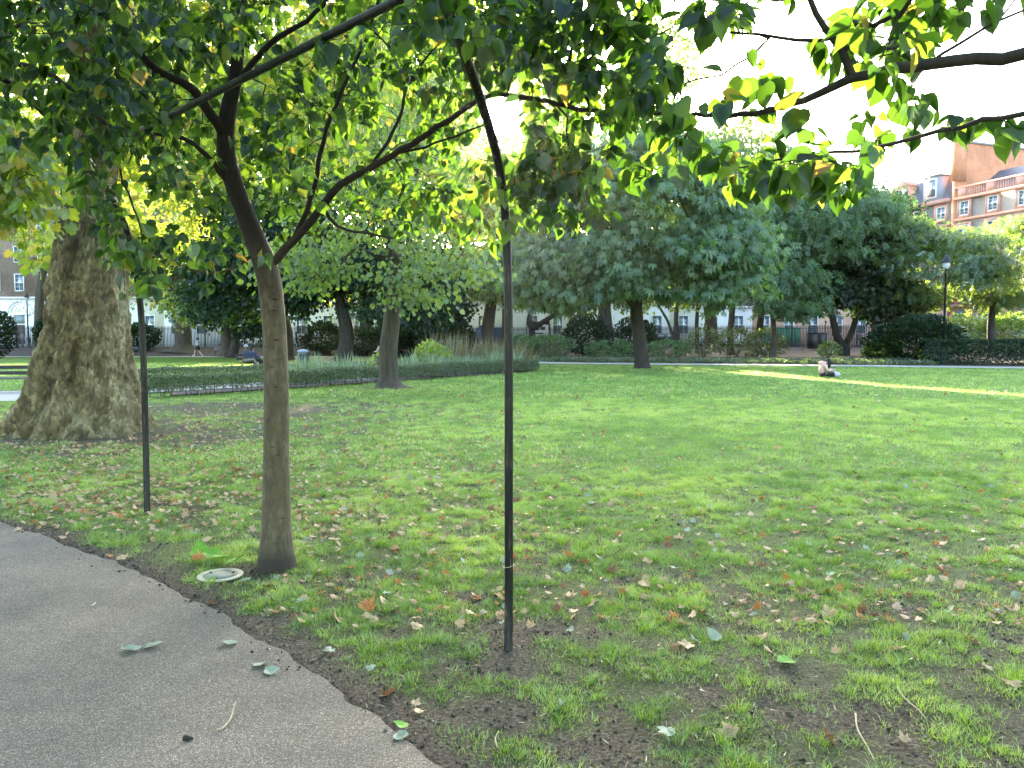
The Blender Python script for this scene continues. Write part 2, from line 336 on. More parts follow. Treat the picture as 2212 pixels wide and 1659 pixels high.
# ------------------------------------------------------------------ branching skeleton
def catmull(pts, rad, step):
    pts = np.array(pts, float); rad = np.array(rad, float); out, ro = [], []
    for i in range(len(pts) - 1):
        p0, p1, p2, p3 = pts[max(i - 1, 0)], pts[i], pts[i + 1], pts[min(i + 2, len(pts) - 1)]
        n = max(1, int(np.linalg.norm(p2 - p1) / step))
        for k in range(n):
            t = k / n
            out.append(0.5 * (2 * p1 + (p2 - p0) * t + (2 * p0 - 5 * p1 + 4 * p2 - p3) * t * t + (3 * p1 - p0 - 3 * p2 + p3) * t ** 3)); ro.append(rad[i] * (1 - t) + rad[i + 1] * t)
    out.append(pts[-1]); ro.append(rad[-1]); return out, ro
class Skel:
    def __init__(s): s.p = []; s.par = []; s.r = []; s.lv = []
    def add(s, p, par, r=0.0, lv=0): s.p.append(np.array(p, float)); s.par.append(par); s.r.append(r); s.lv.append(lv); return len(s.p) - 1
    def poly(s, pts, rad, step=0.1, root=True, jit=0.0):
        q, r = catmull(pts, rad, step); par = -1; k0 = 0
        if not root:
            d = np.linalg.norm(np.array(s.p) - q[0], axis=1); par = int(np.argmin(d)); k0 = 1 if d[par] < step * 0.7 else 0
        for k in range(k0, len(q)):
            o = RS.normal(0, jit, 3) if jit else 0
            par = s.add(q[k] + o, par, r[k])
    def grow(s, att, step, bend=0.12, sag=0.0, back=0.0, jit=0.006):
        att = np.array(att); cur = np.array(s.p); d = np.min(np.linalg.norm(att[:, None, :] - cur[None, ::max(1, len(cur) // 400)], axis=2), axis=1)
        order = np.argsort(d); cap = len(s.p) + int(np.sum(np.maximum(2, 3 * (np.sort(d) / step + 2)))) + 10
        buf = np.zeros((cap + 5000, 3)); n = len(s.p); buf[:n] = cur
        tips = []
        for i in order:
            t = att[i]; dd = np.linalg.norm(buf[:n] - t, axis=1); j = int(np.argmin(dd)); L = dd[j]
            # walk back toward the root so that side shoots leave at an acute angle
            k = j
            for _ in range(int(back * L / step)):
                if s.par[k] >= 0: k = s.par[k]
            if s.r[k] < 0.5 * 1e9: j = k
            p0 = buf[j].copy(); L = np.linalg.norm(t - p0)
            if L < step * 0.5: continue
            m = max(1, int(L / step)); c = (p0 + t) / 2 + RS.normal(0, bend, 3) * L + np.array([0, 0, sag * L])
            par = j
            for q in range(1, m + 1):
                f = q / m; pt = (1 - f) ** 2 * p0 + 2 * f * (1 - f) * c + f * f * t + (RS.normal(0, jit, 3) if q < m else 0)
                par = s.add(pt, par, 0.0)
                if n >= len(buf): buf = np.vstack([buf, np.zeros((5000, 3))])
                buf[n] = pt; n += 1
            tips.append(par)
        return tips
    def radii(s, tip=0.0025, e=2.4, cap=None):
        n = len(s.p); ch = [[] for _ in range(n)]
        for i, q in enumerate(s.par):
            if q >= 0: ch[q].append(i)
        rr = np.zeros(n)
        for i in range(n - 1, -1, -1):
            a = sum(rr[c] ** e for c in ch[i]) ** (1 / e) if ch[i] else tip
            rr[i] = s.r[i] if s.r[i] > 0 else max(tip, a)
        for i in range(n):
            q = s.par[i]
            if q >= 0 and s.r[i] == 0: rr[i] = min(rr[i], rr[q] * 0.93 if rr[q] > tip * 1.05 else rr[q])
        s.rr, s.ch = rr, ch
    def mesh(s, name, mat, parent, rmin=0.0, flare=None):
        mb = MB(); n = len(s.p); started = [False] * n
        for i in range(n):
            q = s.par[i]
            main = None if q < 0 else max(s.ch[q], key=lambda c: s.rr[c])
            if q >= 0 and main == i: continue
            pts, rad = ([], []) if q < 0 else ([s.p[q]], [min(s.rr[i] * 1.15, s.rr[q])])
            k = i
            while True:
                pts.append(s.p[k]); rad.append(s.rr[k])
                if not s.ch[k]: break
                k = max(s.ch[k], key=lambda c: s.rr[c])
            if max(rad) < rmin or len(pts) < 2: continue
            if rmin:
                m = [j for j, r in enumerate(rad) if r >= rmin]; e = max(m[-1] + 1, 2); pts, rad = pts[:e], rad[:e]
            mr = max(rad); mb.tube(pts, rad, 14 if mr > 0.06 else 8 if mr > 0.02 else 5 if mr > 0.006 else 3, cap=False)
        return mb.build(name, mat, parent, smooth=True)

def ellip_points(ells, n, shell=0.55, hole=0.0, hs=0.35, seed=0):
    tot = sum(e[6] for e in ells); out = []
    for e in ells:
        m = int(n * e[6] / tot * (2.0 if hole else 1)); d = RS.normal(0, 1, (m, 3)); d /= np.linalg.norm(d, axis=1, keepdims=True)
        r = RS.uniform(shell ** 3, 1, m) ** (1 / 3)
        p = d * r[:, None]; lump = 0.82 + 0.36 * vnoise(d[:, 0] * 2.2 + 9, d[:, 1] * 2.2 + 3, d[:, 2] * 2.2, seed + 3)
        p = p * lump[:, None] * np.array(e[3:6]) + np.array(e[0:3])
        if hole:
            q = vnoise(p[:, 0] * hs + 50, p[:, 1] * hs + 50, p[:, 2] * hs * 1.3 + 20, seed); p = p[q > hole]
        out.append(p[:int(n * e[6] / tot)])
    return np.vstack(out)
def cluster_leaves(att, per, spread, size, tips_out, droop=0.6, var=0.3, flat=0.5):
    n = len(att) * per; c = np.repeat(att, per, axis=0); off = RS.normal(0, 1, (n, 3)) * np.array([1, 1, flat]) * spread
    pos = c + off; out = np.repeat(tips_out, per, axis=0) * 0.7 + off / (spread + 1e-6) * 0.5 + RS.normal(0, 0.35, (n, 3))
    axis = out + np.array([0, 0, -droop]) * 2.0
    nor = RS.normal(0, 0.55, (n, 3)) + np.array([0, -0.15, 1.0]); sz = size * RS.uniform(1 - var, 1 + var, n)
    return pos, axis, nor, sz
def zbed(x, y):
    yp = np.interp(x, PX, PY) + 1.5; yf = np.interp(x, FX, FY)
    return 0.85 * np.clip((y - yp) / (yf - yp), 0, 1)
PATH = [(-110, 71), (-75, 70.5), (-16, 70), (-7, 66), (-1.0, 57), (2.5, 51.5), (8, 49.3), (16, 47.2), (26, 43.3), (36, 38.5), (60, 26)]
PX, PY = [p[0] for p in PATH], [p[1] for p in PATH]
FENCE = [(-110, 78), (-75, 80), (-20, 84), (6, 88), (22, 82), (46, 70), (66, 60)]
FX, FY = [p[0] for p in FENCE], [p[1] for p in FENCE]

def tree(name, label, base, tr, ells, n_att, per, size, tm, mat, bark, h0, limbs=(), group=None, spread=0.45, shell=0.5, hole=0.42, hs=0.35, droop=0.6, seed=0, step=0.7, flare=1.8, lean=None, rmin=0.02, trunk_top=None, flat=0.5, extra=None, tip=0.012):
    """a tree: trunk up to h0, then limbs grown to attractors inside its crown ellipsoids"""
    bx, by = base; bz = float(zbed(bx, by)) - 0.05
    root = thing(name, label, 'tree', (0, 0, 0), group=group)
    sk = Skel(); top = trunk_top or (bx, by, h0)
    mid = [(bx + (top[0] - bx) * f + math.sin(seed + f * 4) * tr * 0.5, by + (top[1] - by) * f, bz + (top[2] - bz) * f) for f in (0.0, 0.03, 0.08, 0.3, 0.6, 1.0)]
    sk.poly(mid, [tr * flare, tr * (1 + (flare - 1) * 0.45), tr * 1.08, tr, tr * 0.9, tr * 0.72], step=0.35)
    for l in limbs: sk.poly(l[0], l[1], step=0.4, root=False, jit=0.02)
    att = ellip_points(ells, n_att, shell, hole, hs, seed)
    e0 = np.array(ells[0][:3])
    tips = sk.grow(att, step, bend=0.10, sag=0.06, back=0.35, jit=0.03)
    sk.radii(tip=tip, e=2.5)
    sk.mesh('trunk', bark, root, rmin=rmin)
    tp = np.array([sk.p[t] for t in tips]); td = np.array([sk.p[t] - sk.p[sk.par[t]] for t in tips]); td /= np.linalg.norm(td, axis=1, keepdims=True) + 1e-6
    pos, ax, no, sz = cluster_leaves(tp, per, spread, size, td, droop, flat=flat)
    leaves('crown', tm, pos, ax, no, sz, mat, root)
    return root

# ------------------------------------------------------------------ ground
NPATH_PX = [(-500, 1010), (-250, 1060), (-100, 1102), (0, 1130), (60, 1148), (120, 1168), (190, 1195), (250, 1215), (330, 1250), (400, 1290), (450, 1312), (500, 1345), (560, 1382), (650, 1432), (710, 1475), (770, 1520), (850, 1580), (905, 1625), (960, 1668), (1120, 1800), (1350, 2050), (1500, 2400)]
NP_EDGE = np.array([G(u, v)[:2] for u, v in NPATH_PX])
NP_POLY = np.vstack([NP_EDGE, [[1.1, -3.0], [-14, -3.0], [-14, NP_EDGE[0, 1]]]])
def in_poly(x, y, poly):
    ins = np.zeros(np.shape(x), bool); n = len(poly)
    for i in range(n):
        x1, y1 = poly[i]; x2, y2 = poly[(i + 1) % n]
        if y1 == y2: continue
        c = ((y1 > y) != (y2 > y)) & (x < (x2 - x1) * (y - y1) / (y2 - y1) + x1); ins ^= c
    return ins
def dist_line(x, y, line):
    d = np.full(np.shape(x), 1e9)
    for (ax_, ay_), (bx_, by_) in zip(line[:-1], line[1:]):
        dx, dy = bx_ - ax_, by_ - ay_; t = np.clip(((x - ax_) * dx + (y - ay_) * dy) / (dx * dx + dy * dy + 1e-12), 0, 1)
        d = np.minimum(d, np.hypot(x - ax_ - t * dx, y - ay_ - t * dy))
    return d
MIDPATH = [(-60, 18.6), (-30, 19.4), (-17, 20.2), (-12.0, 21.9), (-10.0, 24.4), (-7.6, 28), (-5.6, 31)]
BEDPOLY = np.array([(-9.7, 20.0), (1.0, 37.4), (-1.4, 41.5), (-12.4, 25.0)])
CORE = BEDPOLY
def grass_cover(x, y):
    """1 = full grass, 0 = bare soil"""
    x, y = np.asarray(x, float), np.asarray(y, float)
    n = 0.28 * fbm(x * 1.1, y * 1.1, s=11, o=3) + 0.72 * fbm(x * 4.6 + 7, y * 4.6, s=21, o=3)
    base = np.interp(y, [2.5, 3.6, 5, 7, 9, 14], [0.66, 0.72, 0.80, 0.90, 0.97, 1.0])
    # right of the pole the turf closes sooner
    base = base + np.clip((x - 0.2) * 0.05, 0, 0.08)
    wear = np.exp(-((x + 6.9) ** 2 / 3.2 ** 2 + (y - 12.4) ** 2 / 2.2 ** 2)) * 0.75 + np.exp(-((x + 6.5) ** 2 / 5.0 ** 2 + (y - 17.5) ** 2 / 2.6 ** 2)) * 0.75
    wear += np.exp(-((x + 2.2) ** 2 + (y - 14.5) ** 2) / 9) * 0.2
    for cx_, cy_, r_, k_ in ((-1.57, 5.1, 0.35, 0.35), (-0.02, 3.74, 0.26, 0.3), (-3.24, 6.7, 0.4, 0.4), (0.1, 3.4, 0.45, 0.12), (1.2, 3.3, 0.5, 0.12), (-4.0, 24.8, 1.2, 0.5), (7.0, 42, 2.0, 0.4), (-11.8, 53, 5, 0.6), (1.5, 46, 3.2, 0.5)):
        wear = wear + k_ * np.exp(-((x - cx_) ** 2 + (y - cy_) ** 2) / r_ ** 2)
    ed = dist_line(x, y, NP_EDGE); wear = wear + 0.55 * np.exp(-(ed / 0.16) ** 2)
    return np.clip((base - wear + (n - 0.5) * 1.5 - 0.36) / 0.42, 0.05, 1) * np.clip((ed - 0.03) / 0.1, 0, 1)
ys = np.concatenate([np.arange(-6, 2, 0.5), np.arange(2, 12, 0.06), np.arange(12, 30, 0.22), np.arange(30, 60, 0.8), np.arange(60, 120, 4), [130, 160, 220, 400, 900, 2500]])
xs = np.concatenate([[-2500, -600, -200], np.arange(-110, -40, 5), np.arange(-40, -9, 0.8), np.arange(-9, 9, 0.085), np.arange(9, 40, 0.8), np.arange(40, 110, 5), [200, 600, 2500]])
GX, GY = np.meshgrid(xs, ys); cov = grass_cover(GX.ravel(), GY.ravel())
near = (GY < 14) & (np.abs(GX) < 9.5)
gz = (fbm(GX * 0.8, GY * 0.8, s=31, o=3) - 0.5) * 0.05 * near + (fbm(GX * 7, GY * 7, s=33, o=3) - 0.5) * 0.035 * near
INP = in_poly(GX.ravel(), GY.ravel(), NP_POLY)
gz = gz.ravel() * np.clip(dist_line(GX.ravel(), GY.ravel(), NP_EDGE) / 0.25, 0, 1) * ~INP - 0.015 * INP
def gheight(x, y):
    n = (y < 14) & (np.abs(x) < 9.5)
    z = ((fbm(x * 0.8, y * 0.8, s=31, o=3) - 0.5) * 0.05 + (fbm(x * 7, y * 7, s=33, o=3) - 0.5) * 0.035) * n
    return z * np.clip(dist_line(x, y, NP_EDGE) / 0.25, 0, 1)
m, n, out = newmat('lawn_ground'); b = n.nodes.new('ShaderNodeBsdfPrincipled'); b.inputs['Roughness'].default_value = 0.9; b.inputs['Specular IOR Level'].default_value = 0.15
v = coords(n); at = n.nodes.new('ShaderNodeAttribute'); at.attribute_name = 'cover'
n1 = noise(n, 60, 6, 0.7, v); soil = ramp(n, [(0.3, (0.022, 0.017, 0.012)), (0.5, (0.085, 0.066, 0.048)), (0.62, (0.17, 0.14, 0.105)), (0.75, (0.26, 0.22, 0.17))], n1.outputs[0])
n2 = noise(n, 2.2, 6, 0.65, v); gr = ramp(n, [(0.3, (0.045, 0.095, 0.014)), (0.6, (0.12, 0.215, 0.03)), (0.8, (0.23, 0.34, 0.06))], n2.outputs[0])
n3 = noise(n, 35, 5, 0.7, v); mg = n.nodes.new('ShaderNodeMixRGB'); mg.blend_type = 'MULTIPLY'; mg.inputs[0].default_value = 0.6
g3 = ramp(n, [(0.35, (0.3, 0.3, 0.3)), (0.65, (1.45, 1.45, 1.3))], n3.outputs[0]); n.links.new(gr.outputs[0], mg.inputs[1]); n.links.new(g3.outputs[0], mg.inputs[2])
mixc = n.nodes.new('ShaderNodeMixRGB'); n.links.new(at.outputs['Fac'], mixc.inputs[0]); n.links.new(soil.outputs[0], mixc.inputs[1]); n.links.new(mg.outputs[0], mixc.inputs[2])
n.links.new(mixc.outputs[0], b.inputs['Base Color'])
bp = n.nodes.new('ShaderNodeBump'); bp.inputs['Strength'].default_value = 0.9; bp.inputs['Distance'].default_value = 0.02; n.links.new(n1.outputs[0], bp.inputs['Height']); n.links.new(bp.outputs[0], b.inputs['Normal'])
n.links.new(b.outputs[0], out.inputs[0]); M['ground'] = m
nx, ny = len(xs), len(ys); ii = (np.arange(ny - 1)[:, None] * nx + np.arange(nx - 1)[None, :]).ravel()
quads = np.stack([ii, ii + 1, ii + nx + 1, ii + nx], axis=1)
g = mesh_obj('ground', np.stack([GX.ravel(), GY.ravel(), gz], axis=1), (quads.ravel(), np.full(len(quads), 4, np.int32)), M['ground'], smooth=True, attr={'cover': cov * np.interp(GY.ravel(), [3, 6, 12], [0.2, 0.45, 1.0])})
tag(g, kind='structure')

# near path: resin bound gravel
def mat_gravel(name, cs, scale=260, big=0.35):
    m, n, out = newmat(name); b = n.nodes.new('ShaderNodeBsdfPrincipled'); b.inputs['Roughness'].default_value = 0.75
    v = coords(n); vo = n.nodes.new('ShaderNodeTexVoronoi'); vo.inputs['Scale'].default_value = scale; n.links.new(v, vo.inputs['Vector'])
    sp = n.nodes.new('ShaderNodeSeparateColor'); n.links.new(vo.outputs['Color'], sp.inputs[0]); r = ramp(n, cs, sp.outputs[0])
    nb = noise(n, 1.3, 4, 0.6, v); rb = ramp(n, [(0.3, (1 - big, 1 - big, 1 - big)), (0.7, (1.15, 1.1, 1.05))], nb.outputs[0])
    mm = n.nodes.new('ShaderNodeMixRGB'); mm.blend_type = 'MULTIPLY'; mm.inputs[0].default_value = 1; n.links.new(r.outputs[0], mm.inputs[1]); n.links.new(rb.outputs[0], mm.inputs[2])
    n.links.new(mm.outputs[0], b.inputs['Base Color'])
    bp = n.nodes.new('ShaderNodeBump'); bp.inputs['Strength'].default_value = 0.8; bp.inputs['Distance'].default_value = 0.003; n.links.new(vo.outputs['Distance'], bp.inputs['Height']); bp.invert = True
    n.links.new(bp.outputs[0], b.inputs['Normal']); n.links.new(b.outputs[0], out.inputs[0]); return m
M['path'] = mat_gravel('bound_gravel', [(0.0, (0.045, 0.036, 0.028)), (0.45, (0.125, 0.104, 0.082)), (0.85, (0.21, 0.18, 0.14)), (1.0, (0.50, 0.44, 0.35))], 290, 0.45)
M['path_far'] = mat_simple('pale_path', (0.36, 0.34, 0.31), 0.8, var=0.1, nscale=2)
edge, _ = catmull([(a, b_, 0) for a, b_ in NP_EDGE], [1] * len(NP_EDGE), 0.05); edge = np.array(edge)[:, :2]
wob = (fbm(edge[:, 0] * 5, edge[:, 1] * 5, s=3, o=3) - 0.5) * 0.07; edge = edge + wob[:, None]
V = [(x, y, 0.004) for x, y in edge] + [(-14.0 + 14 * k / (len(edge) - 1), -5.0 + (edge[0, 1] + 5) * (1 - k / (len(edge) - 1)), 0.004) for k in range(len(edge))]
ne = len(edge); pth = mesh_obj('path', V, [(k, k + 1, ne + k + 1, ne + k) for k in range(ne - 1)], M['path'], smooth=False); tag(pth, kind='structure')
def strip(name, line, width, z, mat, step=1.0):
    q, _ = catmull([(a, b_, 0) for a, b_ in line], [1] * len(line), step); q = np.array(q)[:, :2]; t = np.gradient(q, axis=0); t /= np.linalg.norm(t, axis=1, keepdims=True)
    nn = np.stack([-t[:, 1], t[:, 0]], axis=1); L = q + nn * width / 2; Rr = q - nn * width / 2
    V = [(x, y, z) for x, y in L] + [(x, y, z) for x, y in Rr]; k = len(q)
    o = mesh_obj(name, V, [(i, k + i, k + i + 1, i + 1) for i in range(k - 1)], mat); return tag(o, kind='structure')
strip('far_path', PATH, 3.0, 0.03, M['path_far'])
strip('middle_path', MIDPATH[:3] + [(-11.6, 21.6)], 4.4, 0.03, M['path_far']); strip('middle_path', MIDPATH[3:], 2.0, 0.036, M['path_far'])
# planting bed rising from the far path to the railings
M['mulch'] = mat_simple('mulch', (0.045, 0.024, 0.015), 0.95, var=0.25, nscale=3, bump=0.8, bscale=12)
bxs = np.arange(-108, 60, 1.0); V, Fc = [], []
for i, x in enumerate(bxs):
    yp, yf = np.interp(x, PX, PY) + 1.75, np.interp(x, FX, FY) + 0.2
    for k in range(9):
        f = k / 8; y = yp + (yf - yp) * f; V.append((x, y, 0.012 + 0.85 * f + (0.06 * (vnoise(np.array([x * 0.8]), np.array([y * 0.8]), s=2)[0] - 0.5) if 0 < k < 8 else 0)))
for i in range(len(bxs) - 1):
    for k in range(8): Fc.append((i * 9 + k, (i + 1) * 9 + k, (i + 1) * 9 + k + 1, i * 9 + k + 1))
tag(mesh_obj('planting_bed', V, Fc, M['mulch'], smooth=True), kind='structure')
M['asphalt'] = mat_simple('asphalt', (0.07, 0.07, 0.075), 0.9, nscale=3)
M['soil_bed'] = mat_simple('bed_soil', (0.06, 0.045, 0.032), 0.95, var=0.25, nscale=8, bump=0.8)
V = [(x, np.interp(x, FX, FY) + 0.3, 0.80) for x in bxs] + [(x, 130, 0.80) for x in bxs]; k = len(bxs)
tag(mesh_obj('road', V, [(i, i + 1, k + i + 1, k + i) for i in range(k - 1)], M['asphalt']), kind='structure')
tag(mesh_obj('border_soil', [(-9.4, 21.0, 0.02), (0.9, 37.5, 0.02), (-1.4, 41.3, 0.02), (-11.6, 25.6, 0.02)], [(0, 1, 2, 3)], M['soil_bed']), kind='structure')

# ------------------------------------------------------------------ grass blades
def grass(name, label, n, ylo, yhi, h, wdt, clump, two=True, xlim=0.76):
    y = np.sqrt(RS.uniform(ylo ** 2, yhi ** 2, n)); x = y * RS.uniform(-xlim, xlim, n) * 1.0
    c = grass_cover(x, y); tuft = fbm(x * 5.5, y * 5.5, s=41, o=2)
    if two:   # pull blades toward tuft centres and lean them outward
        cell = 0.085; jx, jy = np.floor(x / cell).astype(np.int64), np.floor(y / cell).astype(np.int64); tx = (jx + _hash(jx, jy, jx * 0, 8)) * cell; ty = (jy + _hash(jx, jy, jx * 0, 9)) * cell
        wgt = RS.uniform(-0.3, 0.7, n); x = x + (tx - x) * wgt; y = y + (ty - y) * wgt; ta = np.arctan2(y - ty, x - tx); tsz = _hash(jx, jy, jx * 0, 10)
    keep = (RS.rand(n) < c * np.clip((tuft - 0.33) * 4.5, 0.12, 1)) & ~in_poly(x, y, NP_POLY) & ~in_poly(x, y, CORE) & (dist_line(x, y, MIDPATH[:4]) > 2.15) & (dist_line(x, y, PATH) > 1.5) & (np.hypot(x + 6.9, y - 12.4) > 1.0)
    x, y, tuft = x[keep], y[keep], tuft[keep]; n = len(x); z = gheight(x, y) - 0.004
    hh = h * (0.45 + 0.9 * tuft) * RS.uniform(0.5, 1.4, n); a = RS.uniform(0, 2 * math.pi, n)
    if two: a = ta[keep] + RS.normal(0, 1.1, n); hh = hh * (0.4 + 1.0 * tsz[keep] ** 2) * np.clip(0.5 + 0.6 * c[keep], 0.5, 1)
    lean = RS.uniform(0.2, 1.5, n) * hh; dx, dy = np.cos(a), np.sin(a); b_ = RS.uniform(0, 2 * math.pi, n); wx, wy = np.cos(b_) * wdt / 2, np.sin(b_) * wdt / 2
    p0 = np.stack([x - wx, y - wy, z], 1); p1 = np.stack([x + wx, y + wy, z], 1)
    rn = np.clip(RS.rand(n) * 0.6 + 0.9 * (fbm(x * 0.5, y * 0.5, s=51, o=2) - 0.4) + 0.9 * (fbm(x * 3, y * 2.2, s=53, o=2) - 0.4), 0, 0.9); rn = np.where(RS.rand(n) < 0.05, 1.0, rn)
    tip = np.stack([x + dx * lean, y + dy * lean, z + hh * 0.9], 1)
    if two:
        mx_, my_ = x + dx * lean * 0.35, y + dy * lean * 0.35; zm = z + hh * 0.6
        p2 = np.stack([mx_ + wx * 0.8, my_ + wy * 0.8, zm], 1); p3 = np.stack([mx_ - wx * 0.8, my_ - wy * 0.8, zm], 1)
        V = np.stack([p0, p1, p2, p3, tip], 1).reshape(-1, 3); fi = np.array([0, 1, 2, 3, 3, 2, 4]); k = 5; sizes = np.tile(np.array([4, 3], np.int32), n)
    else:
        V = np.stack([p0, p1, tip], 1).reshape(-1, 3); fi = np.array([0, 1, 2]); k = 3; sizes = np.full(n, 3, np.int32)
    idx = (fi[None, :] + (np.arange(n) * k)[:, None]).ravel()
    o = mesh_obj(name, V, (idx, sizes), M['grass'], attr={'rnd': np.repeat(rn, k)}); tag(o, label, 'grass', kind='stuff'); return o
grass('grass', 'patchy short green grass with tufts growing near the path', 900000, 2.3, 9.0, 0.046, 0.0026, 1)
grass('grass', 'green lawn grass covering the middle of the park', 420000, 9.0, 20, 0.06, 0.007, 1, two=False, xlim=0.72)
grass('grass', 'even green lawn stretching to the far path', 260000, 20, 52, 0.07, 0.018, 1, two=False, xlim=0.72)

# ------------------------------------------------------------------ hooped arches over the path
def mat_pole():
    m, n, out = newmat('painted_iron'); b = n.nodes.new('ShaderNodeBsdfPrincipled'); v = coords(n, (1, 1, 0.12))
    nz = noise(n, 55, 6, 0.7, v); r = ramp(n, [(0.50, (0.004, 0.006, 0.005)), (0.56, (0.006, 0.008, 0.006)), (0.60, (0.045, 0.030, 0.020)), (0.70, (0.15, 0.11, 0.075))], nz.outputs[0])
    n.links.new(r.outputs[0], b.inputs['Base Color']); b.inputs['Roughness'].default_value = 0.4; b.inputs['Specular IOR Level'].default_value = 0.3
    bp = n.nodes.new('ShaderNodeBump'); bp.inputs['Strength'].default_value = 0.4; bp.inputs['Distance'].default_value = 0.003; n.links.new(nz.outputs[0], bp.inputs['Height']); n.links.new(bp.outputs[0], b.inputs['Normal'])
    n.links.new(b.outputs[0], out.inputs[0]); return m
M['pole'] = mat_pole()
M['wire'] = mat_simple('tie_wire', (0.35, 0.30, 0.2), 0.5, metal=0.6)
def arch(label, pts, rad, wire_at=None):
    t = thing('metal_arch', label, 'arch', (0, 0, 0), group='hooped iron arches over the path')
    q, r = catmull(pts, rad, 0.06); mb = MB(); mb.tube(q, r, 14); mb.build('hoop', M['pole'], t, smooth=True)
    mb = MB()
    for k in (0, 1):   # two ribs welded along the tube
        a = 0.9 + k * 1.4; mb.tube([np.array(p) + np.array([math.cos(-a), math.sin(-a), 0]) * rr * 0.98 for p, rr in zip(q, r)], [rr * 0.18 for rr in r], 5)
    mb.build('rib', M['pole'], t, smooth=True)
    if wire_at is not None:
        p, rr = wire_at; mb = MB(); mb.tube([(p[0] + (rr + 0.004) * math.cos(a), p[1] + (rr + 0.004) * math.sin(a), p[2] + 0.006 * math.cos(a)) for a in np.linspace(0, 2 * math.pi, 18)], 0.0022, 5); mb.build('tie_wire', M['wire'], t)
    return t
b1 = G(1097, 1417)
h1 = [b1 - [0, 0, 0.15], P(1099, 1300, 3.74), P(1099, 1000, 3.745), P(1099, 750, 3.745), P(1097, 590, 3.74), P(1094, 500, 3.73), P(1087, 420, 3.69), P(1072, 330, 3.6), P(1040, 220, 3.45), P(1008, 130, 3.25), P(980, 55, 3.02), P(945, -30, 2.75), P(890, -130, 2.4), (-1.25, 1.55, 3.75), (-2.2, 0.75, 3.55), (-2.9, 0.1, 2.9), (-3.1, -0.15, 2.0), (-3.12, -0.15, 0)]
arch('black iron hoop rising straight then bending left, just right of centre', h1, [0.0215] * 8 + [0.023] * 10, (P(1099, 1222, 3.74), 0.0215))
b2 = G(318, 1114)
h2 = [b2 - [0, 0, 0.15], P(315, 950, 6.74), P(311, 800, 6.75), P(306, 690, 6.75), P(299, 620, 6.7), P(288, 550, 6.6), P(268, 480, 6.45), P(232, 410, 6.25), P(185, 340, 6.0), P(120, 268, 5.7), P(55, 205, 5.4), P(0, 165, 5.2), P(-90, 110, 4.9), P(-230, 90, 4.6), P(-420, 130, 4.3), P(-520, 300, 4.2), (-5.3, 4.15, 1.2), (-5.3, 4.15, 0)]
arch('black iron hoop standing between the big plane trunk and the slender tree', h2, [0.026] * 18)
t = thing('metal_bar', 'straight dark bar slanting up through the leaves from left hoop toward centre', 'bar')
A_, B_ = P(255, 307, 5.55), P(960, -50, 2.75); MB().tube([A_ + (B_ - A_) * f for f in np.linspace(0, 1, 12)], 0.019, 12).build('bar', M['pole'], t, smooth=True)
for f in (0.02, 0.98):
    c = A_ + (B_ - A_) * f; d_ = (B_ - A_) / np.linalg.norm(B_ - A_); MB().tube([c - d_ * 0.03, c + d_ * 0.03], 0.03, 10).build('clamp', M['pole'], t, smooth=True)

# ------------------------------------------------------------------ the trained lime trees close to the camera
VLOW = [(-200, 420), (0, 300), (120, 330), (200, 470), (240, 600), (270, 640), (335, 640), (360, 560), (420, 600), (470, 660), (520, 600), (600, 540), (680, 490), (760, 480), (840, 500), (930, 505), (1000, 560), (1060, 560), (1100, 485), (1200, 505), (1260, 480), (1300, 500), (1340, 440), (1420, 390), (1500, 380), (1600, 440), (1700, 430), (1850, 445), (1920, 400), (1960, 330), (2200, 310), (2500, 300)]
CL = [(1480, 330, 110, 75, .8), (1640, 345, 110, 75, 1), (1790, 345, 100, 80, 1.2), (1870, 290, 60, 50, .9), (1880, 60, 120, 95, 1.3), (2040, -30, 200, 70, 1.2), (1600, 215, 90, 50, .4), (1650, 160, 60, 60, .35), (2120, 265, 90, 25, .5), (1960, 235, 50, 50, .55),
      (1450, 90, 90, 110, .9), (1550, 20, 80, 60, .8), (1400, 250, 90, 90, 1.0), (1380, 60, 90, 110, 1.0), (1770, 215, 60, 50, .55), (1980, 175, 120, 25, .45), (1700, -20, 90, 40, .3)]
def near_density(u, v):
    d = np.ones_like(u); vl = np.interp(u, [a for a, b_ in VLOW], [b_ for a, b_ in VLOW])
    d = d * np.clip((vl - v) / 60, 0, 1)
    thin = np.clip((v - 250) / 250, 0, 1) * ((u > 420) & (u < 1250)); d = d * (1 - 0.3 * thin)
    # a thin window onto the big plane and the bright crowns at far left
    d = d * np.where((u < 150) & (v > 130), 0.45, 1)
    rr = np.hypot((u - 1100) / 80, (v - 265) / 70); d = d * np.clip(rr - 0.1, 0.15, 1); d = d * np.where((u > 1120) & (u < 1400) & (v < 420), 1.5, 1)
    r = np.zeros_like(u)
    for cu, cv, ru, rv, w_ in CL: r = np.maximum(r, w_ * np.clip(1.25 - ((u - cu) / ru) ** 2 - ((v - cv) / rv) ** 2, 0, 1))
    f = np.clip((u - 1380) / 90, 0, 1); d = d * (1 - f) + r * f
    hole = vnoise(u / 70.0, v / 60.0, s=77); return d * np.clip((hole - 0.18) * 3.2, 0.05, 1)
NA = 16500
u_ = RS.uniform(-260, 2420, NA); v_ = RS.uniform(-330, 660, NA)
d_ = np.where(u_ < 1250, RS.uniform(3.7, 6.3, NA), RS.uniform(2.5, 3.9, NA)); d_ = np.where((u_ > 1100) & (u_ <= 1400), RS.uniform(3.0, 4.8, NA), d_)
k = (RS.rand(NA) < near_density(u_, v_) * np.where(u_ < 1250, 1.0, np.where(u_ < 1420, 0.6, 0.27))); k &= ~((v_ < -60) & (RS.rand(NA) < 0.35))
